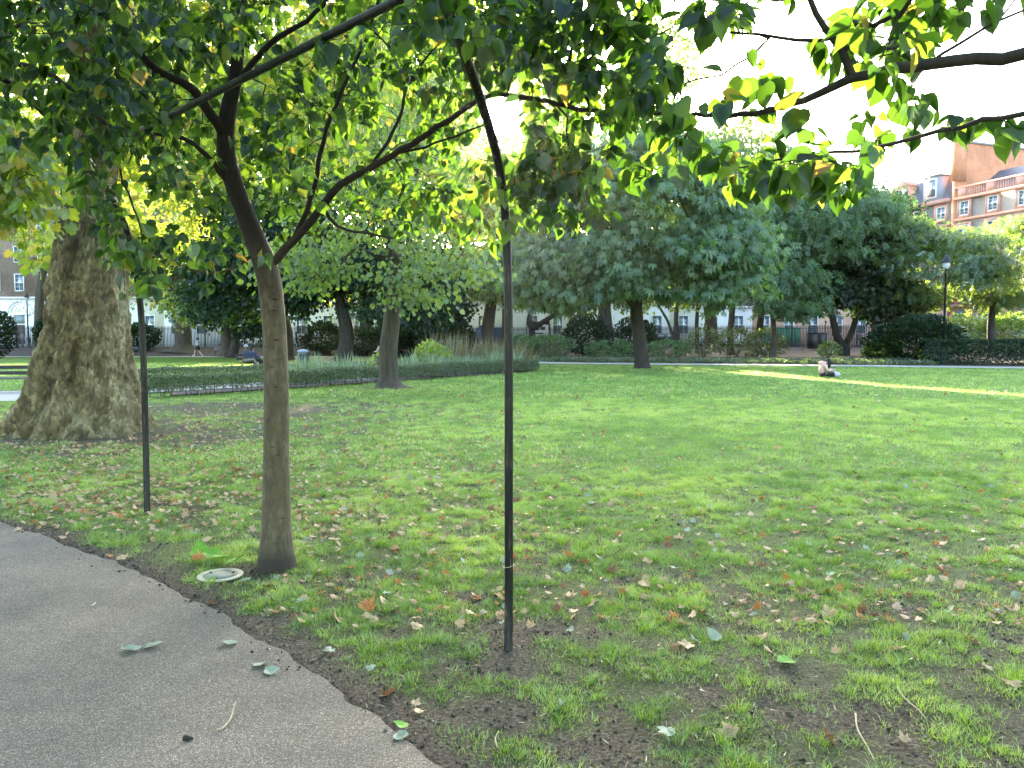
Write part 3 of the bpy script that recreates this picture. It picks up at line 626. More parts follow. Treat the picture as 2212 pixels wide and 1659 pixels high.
u_, v_, d_ = u_[k], v_[k], d_[k]; FRONT = [(RS.normal(a, su), RS.normal(b_, sv), RS.uniform(d0, d1)) for a, b_, su, sv, d0, d1, c_ in ((760, 40, 70, 40, 3.0, 3.5, 22), (900, 20, 80, 40, 2.5, 2.9, 26), (1010, 60, 50, 40, 2.7, 3.1, 12), (500, 130, 120, 60, 3.6, 4.6, 16), (300, 60, 120, 60, 3.4, 4.2, 16), (1120, 40, 80, 40, 2.8, 3.4, 12), (1075, 420, 30, 40, 3.3, 3.6, 6)) for _ in range(c_)]
u_, v_, d_ = [np.concatenate([x_, np.array([f[i] for f in FRONT])]) for i, x_ in enumerate((u_, v_, d_))]
ATT = np.array([P(a, b_, c) for a, b_, c in zip(u_, v_, d_)])
# the canopy goes on over the path, above and behind the camera
NO = 2600; ox = RS.uniform(-4.5, 3.4, NO); oy = RS.uniform(-4.0, 5.5, NO); oz = RS.uniform(3.0, 4.8, NO)
ou, ov = proj(np.stack([ox, oy, oz], 1)); kk = ((ov < -40) | (oy < 0.3)); ox, oy, oz = ox[kk], oy[kk], oz[kk]
OVER = np.stack([ox, oy, oz], 1)
HEARTS = [tm_heart(), tm_heart(0.35, 0.25, 0.2, 0.92), tm_heart(-0.15, 0.30, -0.3, 1.05, 0.02), tm_heart(0.55, 0.05, 0.4, 0.85, 0.03), tm_heart(0.05, 0.45, -0.2, 0.95, 0.02), tm_heart(0.8, 0.35, 0.1, 0.8, 0.03)]
def near_tree(label, trunk, trad, limbs, att, seed, lsize=0.068):
    root = thing('lime_tree', label, 'tree'); sk = Skel(); sk.poly(trunk, trad, step=0.07)
    for pts, rad in limbs: sk.poly(pts, rad, step=0.06, root=False, jit=0.004)
    tips = sk.grow(att, 0.07, bend=0.16, sag=0.05, back=0.2, jit=0.006)
    sk.radii(tip=0.0016, e=2.7)
    rr = np.array(sk.rr)
    # trunk bark, twigs darker
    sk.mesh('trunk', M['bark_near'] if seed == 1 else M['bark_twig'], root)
    pos, ax, no, sz = [], [], [], []
    tipset = set(tips); n = len(sk.p)
    pl, dl = [], []
    for i in range(n):
        if sk.par[i] < 0 or rr[i] > 0.0042: continue
        pl.append(sk.p[i]); dl.append(sk.p[i] - sk.p[sk.par[i]])
    for t_ in tips:
        dv = sk.p[t_] - sk.p[sk.par[t_]]
        for _ in range(3): pl.append(sk.p[t_]); dl.append(dv)
    pl, dl = np.array(pl), np.array(dl); dl /= np.linalg.norm(dl, axis=1, keepdims=True) + 1e-6
    keep = RS.rand(len(pl)) < 0.72; pl, dl = pl[keep], dl[keep]; m = len(pl)
    side = np.cross(dl, RS.normal(0, 1, (m, 3))); side /= np.linalg.norm(side, axis=1, keepdims=True) + 1e-6
    size = lsize * np.where(RS.rand(m) < 0.25, RS.uniform(0.45, 0.75, m), RS.uniform(0.75, 1.15, m))
    axis = side * 0.7 + dl * 0.5 + np.array([0, 0, -0.75]) + RS.normal(0, 0.25, (m, 3)); axis /= np.linalg.norm(axis, axis=1, keepdims=True)
    nor = RS.normal(0, 0.45, (m, 3)) + np.array([0, -0.25, 0.75])
    leaves('crown', HEARTS, pl + axis * (size * 0.38)[:, None], axis, nor, size, M['leaf_near'], root)
    return root
ba = G(598, 1228)
trunkA = [ba - [0, 0, 0.1], ba + [0, 0, 0.03], P(597, 1195, 5.1), P(597, 1130, 5.1), P(597, 1000, 5.1), P(597, 860, 5.1), P(592, 700, 5.1), P(578, 590, 5.08), P(556, 530, 5.05), P(528, 460, 5.0), P(503, 390, 4.95), P(488, 320, 4.9), P(492, 245, 4.85), P(508, 170, 4.8), P(520, 60, 4.75), P(530, -60, 4.7), P(545, -220, 4.65)]
radA = [0.15, 0.132, 0.116, 0.098, 0.086, 0.081, 0.077, 0.078, 0.072, 0.062, 0.058, 0.055, 0.050, 0.042, 0.030, 0.02, 0.01]
L = lambda ps, d0, d1: [P(a, b_, d0 + (d1 - d0) * k_ / (len(ps) - 1)) for k_, (a, b_) in enumerate(ps)]
def taper(n_, a, b_): return list(np.linspace(a, b_, n_))
limbsA = [(L([(592, 566), (618, 535), (648, 505), (690, 455), (735, 400), (790, 368), (850, 335), (905, 300), (965, 262), (1030, 218)], 5.08, 4.3), taper(10, 0.030, 0.015)),
          (L([(490, 300), (455, 245), (420, 195), (365, 165), (320, 135), (270, 70), (230, 10)], 4.9, 4.0), taper(7, 0.034, 0.014)),
          (L([(515, 430), (480, 375), (440, 330), (395, 300), (330, 290)], 5.0, 4.6), taper(5, 0.022, 0.01)),
          (L([(500, 200), (560, 120), (620, 70), (680, 30), (720, -30)], 4.8, 4.5), taper(5, 0.022, 0.01)),
          (L([(700, 450), (730, 490), (790, 505), (860, 515)], 4.9, 4.7), taper(4, 0.012, 0.007)),
          (L([(560, 540), (510, 575), (460, 590), (400, 580)], 5.05, 4.9), taper(4, 0.012, 0.006)),
          (L([(1030, 218), (1070, 205), (1120, 210), (1180, 215), (1250, 235), (1340, 242), (1430, 246)], 4.3, 3.9), taper(7, 0.015, 0.012)),
          (L([(850, 335), (940, 310), (1010, 285), (1060, 262)], 4.6, 4.4), taper(4, 0.009, 0.005)),
          (L([(640, 510), (680, 400), (700, 300), (745, 180), (800, 60), (830, -60)], 5.0, 4.6), taper(6, 0.018, 0.008)),
          (L([(800, 365), (860, 260), (880, 190), (930, 110)], 4.7, 4.5), taper(4, 0.012, 0.006))]
mA = (u_ > 300) & (u_ < 1330)
# few shoots on the near side of the main limbs, so that the forking shows
for pts_, rr_ in [(trunkA[8:14], 0)] + limbsA[:7] + limbsA[8:]:
    q_, _ = catmull(pts_, [1] * len(pts_), 0.08); q_ = np.array(q_); qu, qv = proj(q_)
    dd_ = np.hypot(u_[:, None] - qu[None], v_[:, None] - qv[None]); j_ = dd_.argmin(1)
    mA &= ~((dd_.min(1) < 62) & (d_ < q_[j_, 1] + 0.05) & (RS.rand(len(u_)) < 0.8))
near_tree('slender smooth-barked tree forking at head height, between the two hoops', trunkA, radA, limbsA, np.vstack([ATT[mA], OVER[(OVER[:, 0] > -2.6) & (OVER[:, 0] < 1.0) & (OVER[:, 1] > 1.0)]]), 1)
tb = np.array([3.25, 2.55, 0.0])
trunkB = [tb, tb + [0, 0, 1.0], tb + [-0.02, 0, 2.2], tb + [0.0, 0.02, 2.75], tb + [0.05, 0.1, 3.6], tb + [0.0, 0.2, 4.6]]
limbsB = [([tb + [-0.01, 0, 2.35], P(2480, 85, 2.6), P(2330, 100, 2.65), P(2212, 118, 2.75), P(2060, 133, 2.8), P(1930, 150, 2.85), P(1840, 170, 2.95), P(1770, 200, 3.0), P(1700, 228, 3.1), P(1600, 246, 3.3), P(1500, 249, 3.5), P(1400, 244, 3.8), P(1330, 240, 3.95)], [0.045, 0.034, 0.027, 0.024, 0.023, 0.021, 0.019, 0.016, 0.014, 0.012, 0.010, 0.009, 0.007]),
          (L([(2420, 190), (2300, 228), (2212, 246), (2120, 262), (2030, 285), (1930, 305), (1850, 325), (1760, 330), (1680, 350), (1600, 360)], 2.5, 3.1), taper(10, 0.012, 0.004)),
          (L([(1850, 165), (1820, 110), (1780, 60), (1745, -10), (1700, -90)], 2.95, 2.9), taper(5, 0.018, 0.009)),
          (L([(1800, 85), (1720, 85), (1640, 72), (1560, 68)], 2.93, 3.2), taper(4, 0.009, 0.005)),
          (L([(1660, 82), (1620, 120), (1560, 160), (1480, 175)], 3.1, 3.5), taper(4, 0.006, 0.004)),
          (L([(2000, 140), (2080, 90), (2160, 40), (2240, 10)], 2.85, 2.7), taper(4, 0.007, 0.004)),
          (L([(1500, 249), (1470, 320), (1400, 380), (1320, 390)], 3.5, 3.9), taper(4, 0.006, 0.004))]
near_tree('tree outside the right edge whose dark branch reaches in against the sky', trunkB, [0.09, 0.08, 0.075, 0.06, 0.04, 0.02], limbsB, np.vstack([ATT[u_ >= 1330], OVER[(OVER[:, 0] >= 1.0) | ((OVER[:, 1] <= 1.0) & (OVER[:, 0] > -1.5))]]), 2, 0.086)
tcb = np.array([-6.3, 6.0, 0.0])
trunkC = [tcb, tcb + [0, 0, 1.2], tcb + [0.05, 0, 2.2], tcb + [0.1, 0, 3.2], tcb + [0.2, -0.1, 4.2], tcb + [0.3, -0.1, 5.2]]
limbsC = [([tcb + [0.08, 0, 2.9], P(-120, 120, 5.6), P(0, 132, 5.3), P(80, 150, 5.2), P(150, 190, 5.2), P(210, 250, 5.3), P(270, 300, 5.4), P(300, 350, 5.5)], [0.03, 0.024, 0.02, 0.018, 0.016, 0.013, 0.010, 0.007]),
          (L([(250, 280), (262, 380), (300, 480), (310, 560), (300, 600)], 5.4, 6.3), taper(5, 0.010, 0.004)),
          (L([(-60, 120), (60, 40), (160, -40), (300, -120)], 5.4, 4.4), taper(4, 0.016, 0.007))]
near_tree('tree off the left edge whose leafy branches hang over the left hoop', trunkC, [0.1, 0.09, 0.08, 0.07, 0.05, 0.02], limbsC, np.vstack([ATT[u_ <= 300], OVER[(OVER[:, 0] <= -2.6) | ((OVER[:, 1] <= 1.0) & (OVER[:, 0] <= -1.5))]]), 3)

# ------------------------------------------------------------------ the giant plane
M['bark_plane'] = None
m, n, out = newmat('plane_bark'); b = n.nodes.new('ShaderNodeBsdfPrincipled'); b.inputs['Roughness'].default_value = 0.9
v = coords(n, (1, 1, 0.55)); a = noise(n, 3.2, 7, 0.7, v, 0.4); r = ramp(n, [(0.28, (0.045, 0.030, 0.014)), (0.40, (0.15, 0.112, 0.056)), (0.52, (0.26, 0.205, 0.105)), (0.62, (0.44, 0.37, 0.225)), (0.8, (0.25, 0.24, 0.165))], a.outputs[0])
vo = n.nodes.new('ShaderNodeTexVoronoi'); vo.inputs['Scale'].default_value = 24; wn_ = noise(n, 7, 3, .6, v); wm_ = n.nodes.new('ShaderNodeMixRGB'); wm_.inputs[0].default_value = .12; n.links.new(v, wm_.inputs[1]); n.links.new(wn_.outputs['Color'], wm_.inputs[2]); n.links.new(wm_.outputs[0], vo.inputs['Vector'])
sp = n.nodes.new('ShaderNodeSeparateColor'); n.links.new(vo.outputs['Color'], sp.inputs[0]); r2 = ramp(n, [(0, (0.45, 0.42, 0.38)), (0.65, (1.0, 1.0, .95)), (1, (1.75, 1.7, 1.5))], sp.outputs[0])
mm = n.nodes.new('ShaderNodeMixRGB'); mm.blend_type = 'MULTIPLY'; mm.inputs[0].default_value = 0.75; n.links.new(r.outputs[0], mm.inputs[1]); n.links.new(r2.outputs[0], mm.inputs[2])
n.links.new(mm.outputs[0], b.inputs['Base Color'])
nb = noise(n, 16, 8, 0.75, v); bp = n.nodes.new('ShaderNodeBump'); bp.inputs['Strength'].default_value = 1.0; bp.inputs['Distance'].default_value = 0.09
n.links.new(nb.outputs[0], bp.inputs['Height']); n.links.new(bp.outputs[0], b.inputs['Normal']); n.links.new(b.outputs[0], out.inputs[0]); M['bark_plane'] = m
pl = thing('plane_tree', 'huge old plane tree with fluted flaring trunk and mottled bark, at left', 'tree')
DP = 12.7
# (v, left u, right u) silhouette read at the trunk's distance
SIL = [(952, 20, 318), (930, 38, 308), (905, 55, 303), (870, 72, 297), (830, 84, 290), (790, 92, 281), (750, 100, 276), (700, 110, 272), (660, 112, 270), (600, 118, 268), (540, 127, 264), (480, 138, 258), (420, 150, 252), (350, 160, 245), (250, 166, 236), (120, 168, 224), (-20, 165, 220), (-200, 160, 210)]
zs_, cx_, rx_ = [], [], []
for vv, ul, ur in SIL:
    p0, p1 = P(ul, vv, DP), P(ur, vv, DP); zs_.append(p0[2]); cx_.append((p0[0] + p1[0]) / 2); rx_.append((p1[0] - p0[0]) / 2)
zs_ = np.array(zs_); zs_ = zs_ - zs_[0] * np.linspace(1, 0, len(zs_))**6; zs_[0] = -0.1; zs_[1] = 0.06
NR, NA_ = 330, 260; zz = np.concatenate([np.linspace(-0.1, 2.2, 170), np.linspace(2.23, zs_[-1], NR - 170)]); aa = np.linspace(0, 2 * math.pi, NA_, endpoint=False)
ZZ, AA = np.meshgrid(zz, aa, indexing='ij'); Rr = np.interp(ZZ, zs_, rx_); Cx = np.interp(ZZ, zs_, cx_)
fl = np.clip(1 - ZZ / 1.3, 0, 1); flute = np.zeros_like(ZZ)
for a0, wd, am in ((-2.75, .22, .34), (-2.2, .20, .22), (-1.65, .16, .30), (-1.15, .18, .2), (-0.55, .24, .34), (0.1, .2, .25), (0.9, .3, .3), (1.8, .3, .3), (2.6, .3, .3)):
    dd = np.angle(np.exp(1j * (AA - a0 - 0.12 * np.sin(ZZ * 3)))); flute += am * np.exp(-(dd / wd) ** 2)
Rr = Rr * (1 + fl ** 1.6 * (flute * 1.25 - 0.20)); ca, sa = np.cos(AA), np.sin(AA)
nx_, ny_ = ca * 2.0, sa * 2.0
up_f = np.clip(1 - ZZ / 3.2, 0.22, 1)
Rr = Rr + up_f * ((fbm(nx_ * 1.2 + 5, ny_ * 1.2, ZZ * 1.5, s=61, o=3) - 0.5) * 0.34 + (fbm(nx_ * 4, ny_ * 4, ZZ * 3.6, s=63, o=4) - 0.5) * 0.26) + (fbm(nx_ * 11, ny_ * 11, ZZ * 9, s=65, o=3) - 0.5) * 0.085
for a0, z0, am, ra, rz_ in ((-3.0, 2.42, .10, .25, .16), (-1.25, 1.65, .10, .35, .25), (-0.9, 1.35, .10, .3, .3), (-2.2, 1.3, .12, .4, .3), (-1.9, 0.95, .08, .3, .25), (-2.75, 3.35, .08, .3, .2)):
    dd = np.angle(np.exp(1j * (AA - a0))); Rr = Rr + am * np.exp(-(dd / ra) ** 2 - ((ZZ - z0) / rz_) ** 2)
for a0, z0, z1, am, ra in ((-1.38, 0.9, 1.55, .10, .07), (-2.1, .35, .9, .16, .15), (-0.85, .1, .55, .10, .12), (-1.75, .6, .85, .06, .2)):
    dd = np.angle(np.exp(1j * (AA - a0 - 0.1 * (ZZ - z0)))); Rr = Rr - am * np.exp(-(dd / ra) ** 2) * np.clip((ZZ - z0 + .12) / .12, 0, 1) * np.clip((z1 + .12 - ZZ) / .12, 0, 1)
V = np.stack([Cx + Rr * ca, DP + Rr * sa * 0.95, ZZ], axis=2).reshape(-1, 3)
i_ = (np.arange(NR - 1)[:, None] * NA_ + np.arange(NA_)[None, :]).ravel(); j_ = (np.arange(NR - 1)[:, None] * NA_ + (np.arange(NA_)[None, :] + 1) % NA_).ravel()
q = np.stack([i_, j_, j_ + NA_, i_ + NA_], axis=1)
mesh_obj('trunk', V, (q.ravel(), np.full(len(q), 4, np.int32)), M['bark_plane'], pl, smooth=True)
c = V.reshape(NR, NA_, 3)[-1].mean(axis=0)
sk = Skel(); sk.poly([c - [0, 0, 0.5], c + [0.1, 0, 1.5], c + [-0.1, 0.2, 4], c + [0.3, 0, 8]], [rx_[-1], 0.42, 0.32, 0.15], 0.3)
for ps, rd in (([c + [-0.1, 0, 0], c + [-1.5, -0.6, 1.2], c + [-3.2, -1.8, 1.6], c + [-4.6, -3, 0.6]], [.24, .17, .10, .05]), ([c + [0.1, 0, 0.3], c + [1.8, -0.5, 1.9], c + [4, -1, 3.0], c + [6, -1.4, 3.2]], [.24, .18, .11, .05]),
               ([c + [0, 0, 1.4], c + [1, 1.8, 3], c + [2, 4.5, 4.6]], [.2, .14, .06]), ([c + [0, 0, 2], c + [-2, 1.5, 3.4], c + [-4.5, 3, 4.6]], [.2, .14, .06])):
    sk.poly(ps, rd, 0.25, root=False, jit=0.02)
att = ellip_points([(-6.6, 13, 9.5, 6.5, 5.5, 3.6, 1.0), (-5.0, 10.5, 7.2, 2.2, 1.6, 1.2, 0.16), (-8.0, 9.9, 4.9, 1.25, 0.9, 2.1, 0.16), (-6.9, 9.8, 3.9, 0.8, 0.7, 1.0, 0.13), (-6.0, 9.6, 3.5, 0.5, 0.5, 0.6, 0.05), (-8.6, 14.5, 4.8, 1.9, 1.4, 2.0, .12), (-2.5, 13.5, 8.4, 3, 2.5, 1.6, .12), (-5.2, 14.8, 6.2, 3.2, 1.2, 1.8, .16)], 1150, 0.25, 0.40, 0.9, 5)
tips = sk.grow(att, 0.3, 0.12, 0.04, 0.3, 0.02); sk.radii(0.006, 2.5); sk.mesh('branch', M['bark_mid'], pl, rmin=0.0)
tp = np.array([sk.p[t_] for t_ in tips]); td = np.array([sk.p[t_] - sk.p[sk.par[t_]] for t_ in tips]); td /= np.linalg.norm(td, axis=1, keepdims=True)
pos, ax, no, sz = cluster_leaves(tp, 15, 0.28, 0.19, td, 0.7); leaves('crown', 'maple', pos, ax, no, sz, M['leaf_plane'], pl)

# ------------------------------------------------------------------ trees of the square
def X(u, d): return (u - CU) / F * d * 1.0
def Z(v, d): return float(P(CU, v, d)[2])
def limb(base, pts, r0, r1): return (pts, list(np.linspace(r0, r1, len(pts))))
# mid tree standing in front of the hedge
mx0, my0 = X(848, 24.7), 24.7
tree('broadleaf_tree', 'mid-sized tree with a buttressed trunk growing in front of the low hedge', (mx0, my0), 0.30,
     [(mx0 - 0.4, 24.5, 6.3, 4.0, 3.0, 3.1, 1.0), (mx0 - 2.6, 23.5, 3.9, 1.5, 1.4, 0.9, .14), (mx0 + 1.5, 23.0, 3.6, 1.6, 1.2, 1.1, .2), (mx0, 25, 10, 3.5, 3, 2.5, .5)], 640, 14, 0.19, 'maple', M['leaf_mid'], M['bark_mid'], 4.2, hole=0.40, hs=0.6, spread=0.38, seed=4, step=0.4, flare=2.3, rmin=0.012, shell=0.35, droop=0.9)
# dark tree behind the bin
tree('broadleaf_tree', 'dark leafy tree with a wide flared base standing behind the litter bin', (X(742, 53), 53), 0.55,
     [(X(700, 53), 53, 8.5, 7.5, 6, 5.0, 1.0), (X(560, 53), 52, 5.6, 5.0, 4, 3.0, .5), (X(860, 53), 52, 5.6, 4.5, 4, 3.0, .4)], 1100, 28, 0.26, 'wide', M['leaf_dark'], M['bark_dark'], 4.0, seed=6, flare=2.6, spread=0.6, hole=0.36)
tree('broadleaf_tree', 'yellow-green tree towering behind the slender near trunk', (X(610, 60), 60), 0.6,
     [(X(600, 60), 60, 15, 9, 6, 8, 1.0), (X(690, 56), 56, 7.5, 4, 3, 3, .2)], 1200, 25, 0.28, 'wide', M['leaf_plane'], M['bark_mid'], 6, seed=7, hole=0.42, spread=0.65)
# horse chestnut on the lawn
xc, yc = X(1380, 42), 42
tree('chestnut_tree', 'horse chestnut with dark forked trunk and blue-green drooping leaves at the lawn edge', (xc, yc), 0.38,
     [(xc - 0.3, yc, 8.2, 6.6, 5, 3.6, 1.0), (xc - 4.6, yc - 1, 5.4, 2.7, 3, 2.0, .3), (xc + 4.2, yc - 1, 5.8, 2.6, 3, 2.2, .3), (xc, yc - 3, 5.9, 4, 2, 1.7, .3), (xc, yc, 11.3, 4.0, 4, 1.6, .3), (xc - 4.0, yc - 1.5, 4.3, 2.2, 2.2, 1.0, .16), (xc + 3.3, yc - 1.2, 4.3, 2.4, 2.2, 1.1, .2), (xc - 1.6, yc - 2.4, 4.9, 1.6, 1.2, .9, .08)], 1700, 16, 0.38, 'palm', M['leaf_chest'], M['bark_dark'], 5.2,
     limbs=[([(xc - 0.05, yc, 3.2), (xc - 0.9, yc - 0.3, 4.1), (xc - 2.0, yc - 0.6, 5.4), (xc - 3.6, yc - 1.0, 6.0), (xc - 5.2, yc - 1, 5.7)], [0.26, 0.22, 0.17, 0.11, 0.06]), ([(xc + 0.05, yc, 4.4), (xc + 1.2, yc - 0.4, 5.8), (xc + 3, yc - 0.8, 6.6)], [0.2, 0.13, 0.07])],
     seed=8, hole=0.43, hs=0.5, spread=0.62, flat=0.3, step=0.5, flare=1.5, droop=1.0, rmin=0.015)
BG = [
 # name, label, (u, d), r, ellipsoids (u, v, d, rx, ry, rz, w), n, per, size, tmpl, mat, bark, trunk height v, extras
 ('plane_tree', 'old plane with a swollen burred base by the far railings at left', (390, 77), .75, [(380, 420, 77, 10, 7, 8, 1), (330, 590, 74, 4.5, 3, 3.6, .35), (430, 640, 72, 3, 3, 2.6, .25)], 900, 15, .40, 'wide', 'leaf_plane', 'bark_mid', 560, dict(hole=.42, flare=2.9)),
 ('leaning_tree', 'slim leaning trunk wrapped in ivy in front of the arched white doorway', (80, 74), .45, [(20, 430, 74, 5, 5, 5, 1)], 260, 13, .36, 'wide', 'leaf_plane', 'bark_mid', 560, dict(hole=.45, trunk_top=(X(108, 74), 74, Z(545, 74)), flare=1.4)),
 ('plane_tree', 'tall bright plane filling the sky left of the low sun', (800, 78), .7, [(800, 250, 78, 11, 7, 10, 1), (900, 380, 70, 7, 5, 5, .4)], 1150, 15, .42, 'wide', 'leaf_plane', 'bark_mid', 560, dict(hole=.42)),
 ('plane_tree', 'tall plane straight under the low sun', (1060, 74), .6, [(1070, 370, 74, 9, 6, 7.5, 1), (1100, 180, 78, 7, 5, 5, .35)], 1000, 15, .42, 'wide', 'leaf_plane', 'bark_mid', 570, dict(hole=.43)),
 ('plane_tree', 'tall plane whose crown shows right of the low sun', (1300, 80), .6, [(1310, 330, 80, 9, 6, 8.5, 1), (1440, 130, 84, 4, 4, 5, .2), (1400, 420, 74, 6, 5, 5, .3)], 1000, 14, .42, 'wide', 'leaf_mid', 'bark_mid', 570, dict(hole=.44)),
 ('broadleaf_tree', 'dark tree with a long bough bending right over the notice board', (1146, 72), .36, [(1140, 590, 72, 6, 4, 3.2, 1), (1230, 620, 70, 4, 3, 2.0, .35)], 520, 15, .34, 'wide', 'leaf_mid', 'bark_dark', 690, dict(hole=.38, limbs=[([(X(1148, 72), 72, 2.6), (X(1175, 71), 71, 3.3), (X(1215, 70), 70, 4.4), (X(1260, 70), 70, 5.4)], [.3, .24, .17, .1])])),
 ('broadleaf_tree', 'pale forked trunk left of the chestnut among the shrubs', (1315, 66), .32, [(1330, 560, 66, 4.5, 4, 4.2, 1)], 420, 15, .32, 'wide', 'leaf_mid', 'bark_mid', 650, dict(hole=.4, limbs=[([(X(1315, 66), 66, 2.6), (X(1295, 66), 66, 4.2), (X(1285, 66), 66, 6.2)], [.22, .17, .1])])),
 ('slender_tree', 'thin twin-stemmed tree just right of the chestnut trunk', (1462, 64), .22, [(1450, 570, 64, 3.4, 3, 3.6, 1)], 300, 15, .32, 'wide', 'leaf_mid', 'bark_mid', 640, dict(limbs=[([(X(1460, 64), 64, 1.3), (X(1440, 64), 64, 3.2), (X(1405, 64), 64, 5.5)], [.15, .11, .07])])),
 ('slender_tree', 'second thin reddish trunk right of the chestnut', (1506, 65), .18, [(1510, 560, 65, 3.0, 3, 3.8, 1)], 280, 15, .32, 'wide', 'leaf_mid', 'bark_mid', 640, {}),
 ('slender_tree', 'straight pale trunk in the shrubbery midway between chestnut and bench guard', (1580, 62), .26, [(1600, 500, 62, 4.4, 4, 4.6, 1), (1600, 390, 62, 3, 3, 3, .4)], 560, 15, .30, 'wide', 'leaf_ash', 'bark_mid', 600, dict(hole=.42)),
 ('ash_tree', 'light feathery tree crown between the chestnut and the dark forked tree', (1640, 66), .3, [(1660, 440, 66, 5, 4, 5.2, 1), (1580, 350, 72, 5, 4, 4.5, .5), (1640, 560, 62, 3.2, 3, 2.6, .3)], 820, 13, .5, 'feather', 'leaf_ash', 'bark_mid', 600, dict(hole=.42)),
 ('dark_tree', 'dark tree whose trunk forks in a wide V beside the railings', (1818, 60), .50, [(1800, 520, 60, 5.2, 4.5, 4.4, 1), (1760, 600, 58, 5.4, 3.6, 2.4, .6), (1900, 640, 59, 3.0, 3, 1.8, .25)], 1150, 16, .34, 'wide', 'leaf_dark', 'bark_dark', 745, dict(hole=.33, flare=1.3, limbs=[([(X(1818, 60), 60, .9), (X(1806, 60), 60, 2.0), (X(1790, 60), 60, 4.2)], [.36, .3, .2]), ([(X(1820, 60), 60, .9), (X(1838, 60), 60, 2.3), (X(1852, 60), 60, 4.4)], [.32, .24, .16])])),
 ('sumac_tree', 'feathery green crown spreading in front of the dark forked tree', (1668, 55), .2, [(1760, 480, 55, 4.6, 3, 2.8, 1), (1680, 560, 54, 3.0, 2.4, 2.2, .4), (1830, 465, 57, 3.4, 3, 1.9, .5), (1700, 640, 53, 2.4, 2, 1.4, .2)], 620, 12, .62, 'feather', 'leaf_chest', 'bark_mid', 640, dict(hole=.42)),
 ('ash_tree', 'airy ash with thin reddish trunk left of the lamp post', (1934, 58), .22, [(1950, 570, 58, 3.2, 3, 3.7, 1), (1985, 500, 58, 1.8, 2.0, 1.6, .2)], 560, 12, .58, 'feather', 'leaf_ash', 'bark_mid', 640, dict(hole=.43)),
 ('ash_tree', 'spreading ash with dark bare limbs right of the lamp post', (2142, 54), .26, [(2150, 570, 54, 4.4, 3.6, 3.0, 1), (2230, 510, 54, 2.2, 3, 1.5, .3), (2080, 620, 53, 2.2, 2, 1.8, .2)], 640, 11, .58, 'feather', 'leaf_ash', 'bark_dark', 640, dict(hole=.47, limbs=[([(X(2142, 54), 54, 3.2), (X(2165, 54), 54, 4.6), (X(2200, 54), 54, 7.0)], [.17, .12, .06])])),
 ('dark_tree', 'small dark tree top peeking over the crowns left of the red brick house', (1890, 80), .3, [(1895, 470, 80, 3.4, 3, 3.4, 1)], 300, 14, .38, 'wide', 'leaf_dark', 'bark_dark', 620, {}),
 ('broadleaf_tree', 'leafy tree at the far right edge with bright yellow leaf tips', (2420, 46), .3, [(2400, 470, 46, 3.4, 3, 4.4, 1)], 380, 14, .34, 'wide', 'leaf_plane', 'bark_mid', 600, {}),
 ('dark_tree', 'black-green evergreen crown behind the couple on the bench', (505, 68), .4, [(500, 640, 68, 4.6, 4, 3.6, 1)], 520, 16, .34, 'wide', 'leaf_dark', 'bark_dark', 700, dict(hole=.33)),
 ('dark_tree', 'dark evergreen right of the mid-sized tree, in front of the railings', (925, 74), .35, [(925, 650, 74, 4.2, 4, 3.6, 1), (905, 715, 73, 3.2, 3, 1.6, .3)], 560, 16, .34, 'wide', 'leaf_dark', 'bark_dark', 715, dict(hole=.33)),
]
for i, (nm, lab, (u, d), r, el, na, per, sz, tm, mt, bk, vt, ex) in enumerate(BG):
    ells = [(X(a, dd), dd, Z(b_, dd), rx, ry, rz, w_) for a, b_, dd, rx, ry, rz, w_ in el]
    tree(nm, lab, (X(u, d), d), r, ells, na, int(per * (1.75 if tm == 'wide' else 1.35)), sz * (.76 if tm == 'wide' else .85), tm, M[mt], M[bk], Z(vt, d), seed=20 + i, spread=0.6 if tm == 'wide' else 0.75, flat=0.5 if tm == 'wide' else 0.28, step=0.6, **{'hole': .4 if tm == 'wide' else .45, **ex})
# farther crowns across the road, high over the roofs: they keep the lawn in shade
for i, (lab, u, d, el) in enumerate([
    ('towering crown at the upper left, behind the big plane', 150, 66, [(150, 200, 66, 12, 6, 8, 1)]),
    ('broad high crown at upper centre left, catching the low sun', 500, 72, [(520, 120, 72, 13, 6, 8.5, 1)]),
    ('tall crown rising beside the centre hoop', 980, 84, [(960, 160, 84, 10, 6, 8, 1)]),
    ('dense crown low behind the centre hoop, far across the road', 1090, 88, [(1080, 440, 88, 9, 5, 6.5, 1)]),
    ('rounded crown at the skyline above the chestnut', 1530, 76, [(1530, 400, 76, 6.5, 5, 5.5, 1)])]):
    ells = [(X(a, dd), dd, Z(b_, dd), rx, ry, rz, w_) for a, b_, dd, rx, ry, rz, w_ in el]
    tree('plane_tree', lab, (X(u, d), d), 0.6, ells, 900 if i < 4 else 560, 14, .42, 'wide', M['leaf_plane'] if i < 4 else M['leaf_mid'], M['bark_mid'], Z(420, d) if i < 3 else Z(560, d), seed=60 + i, spread=0.65, step=0.7, hole=.42)

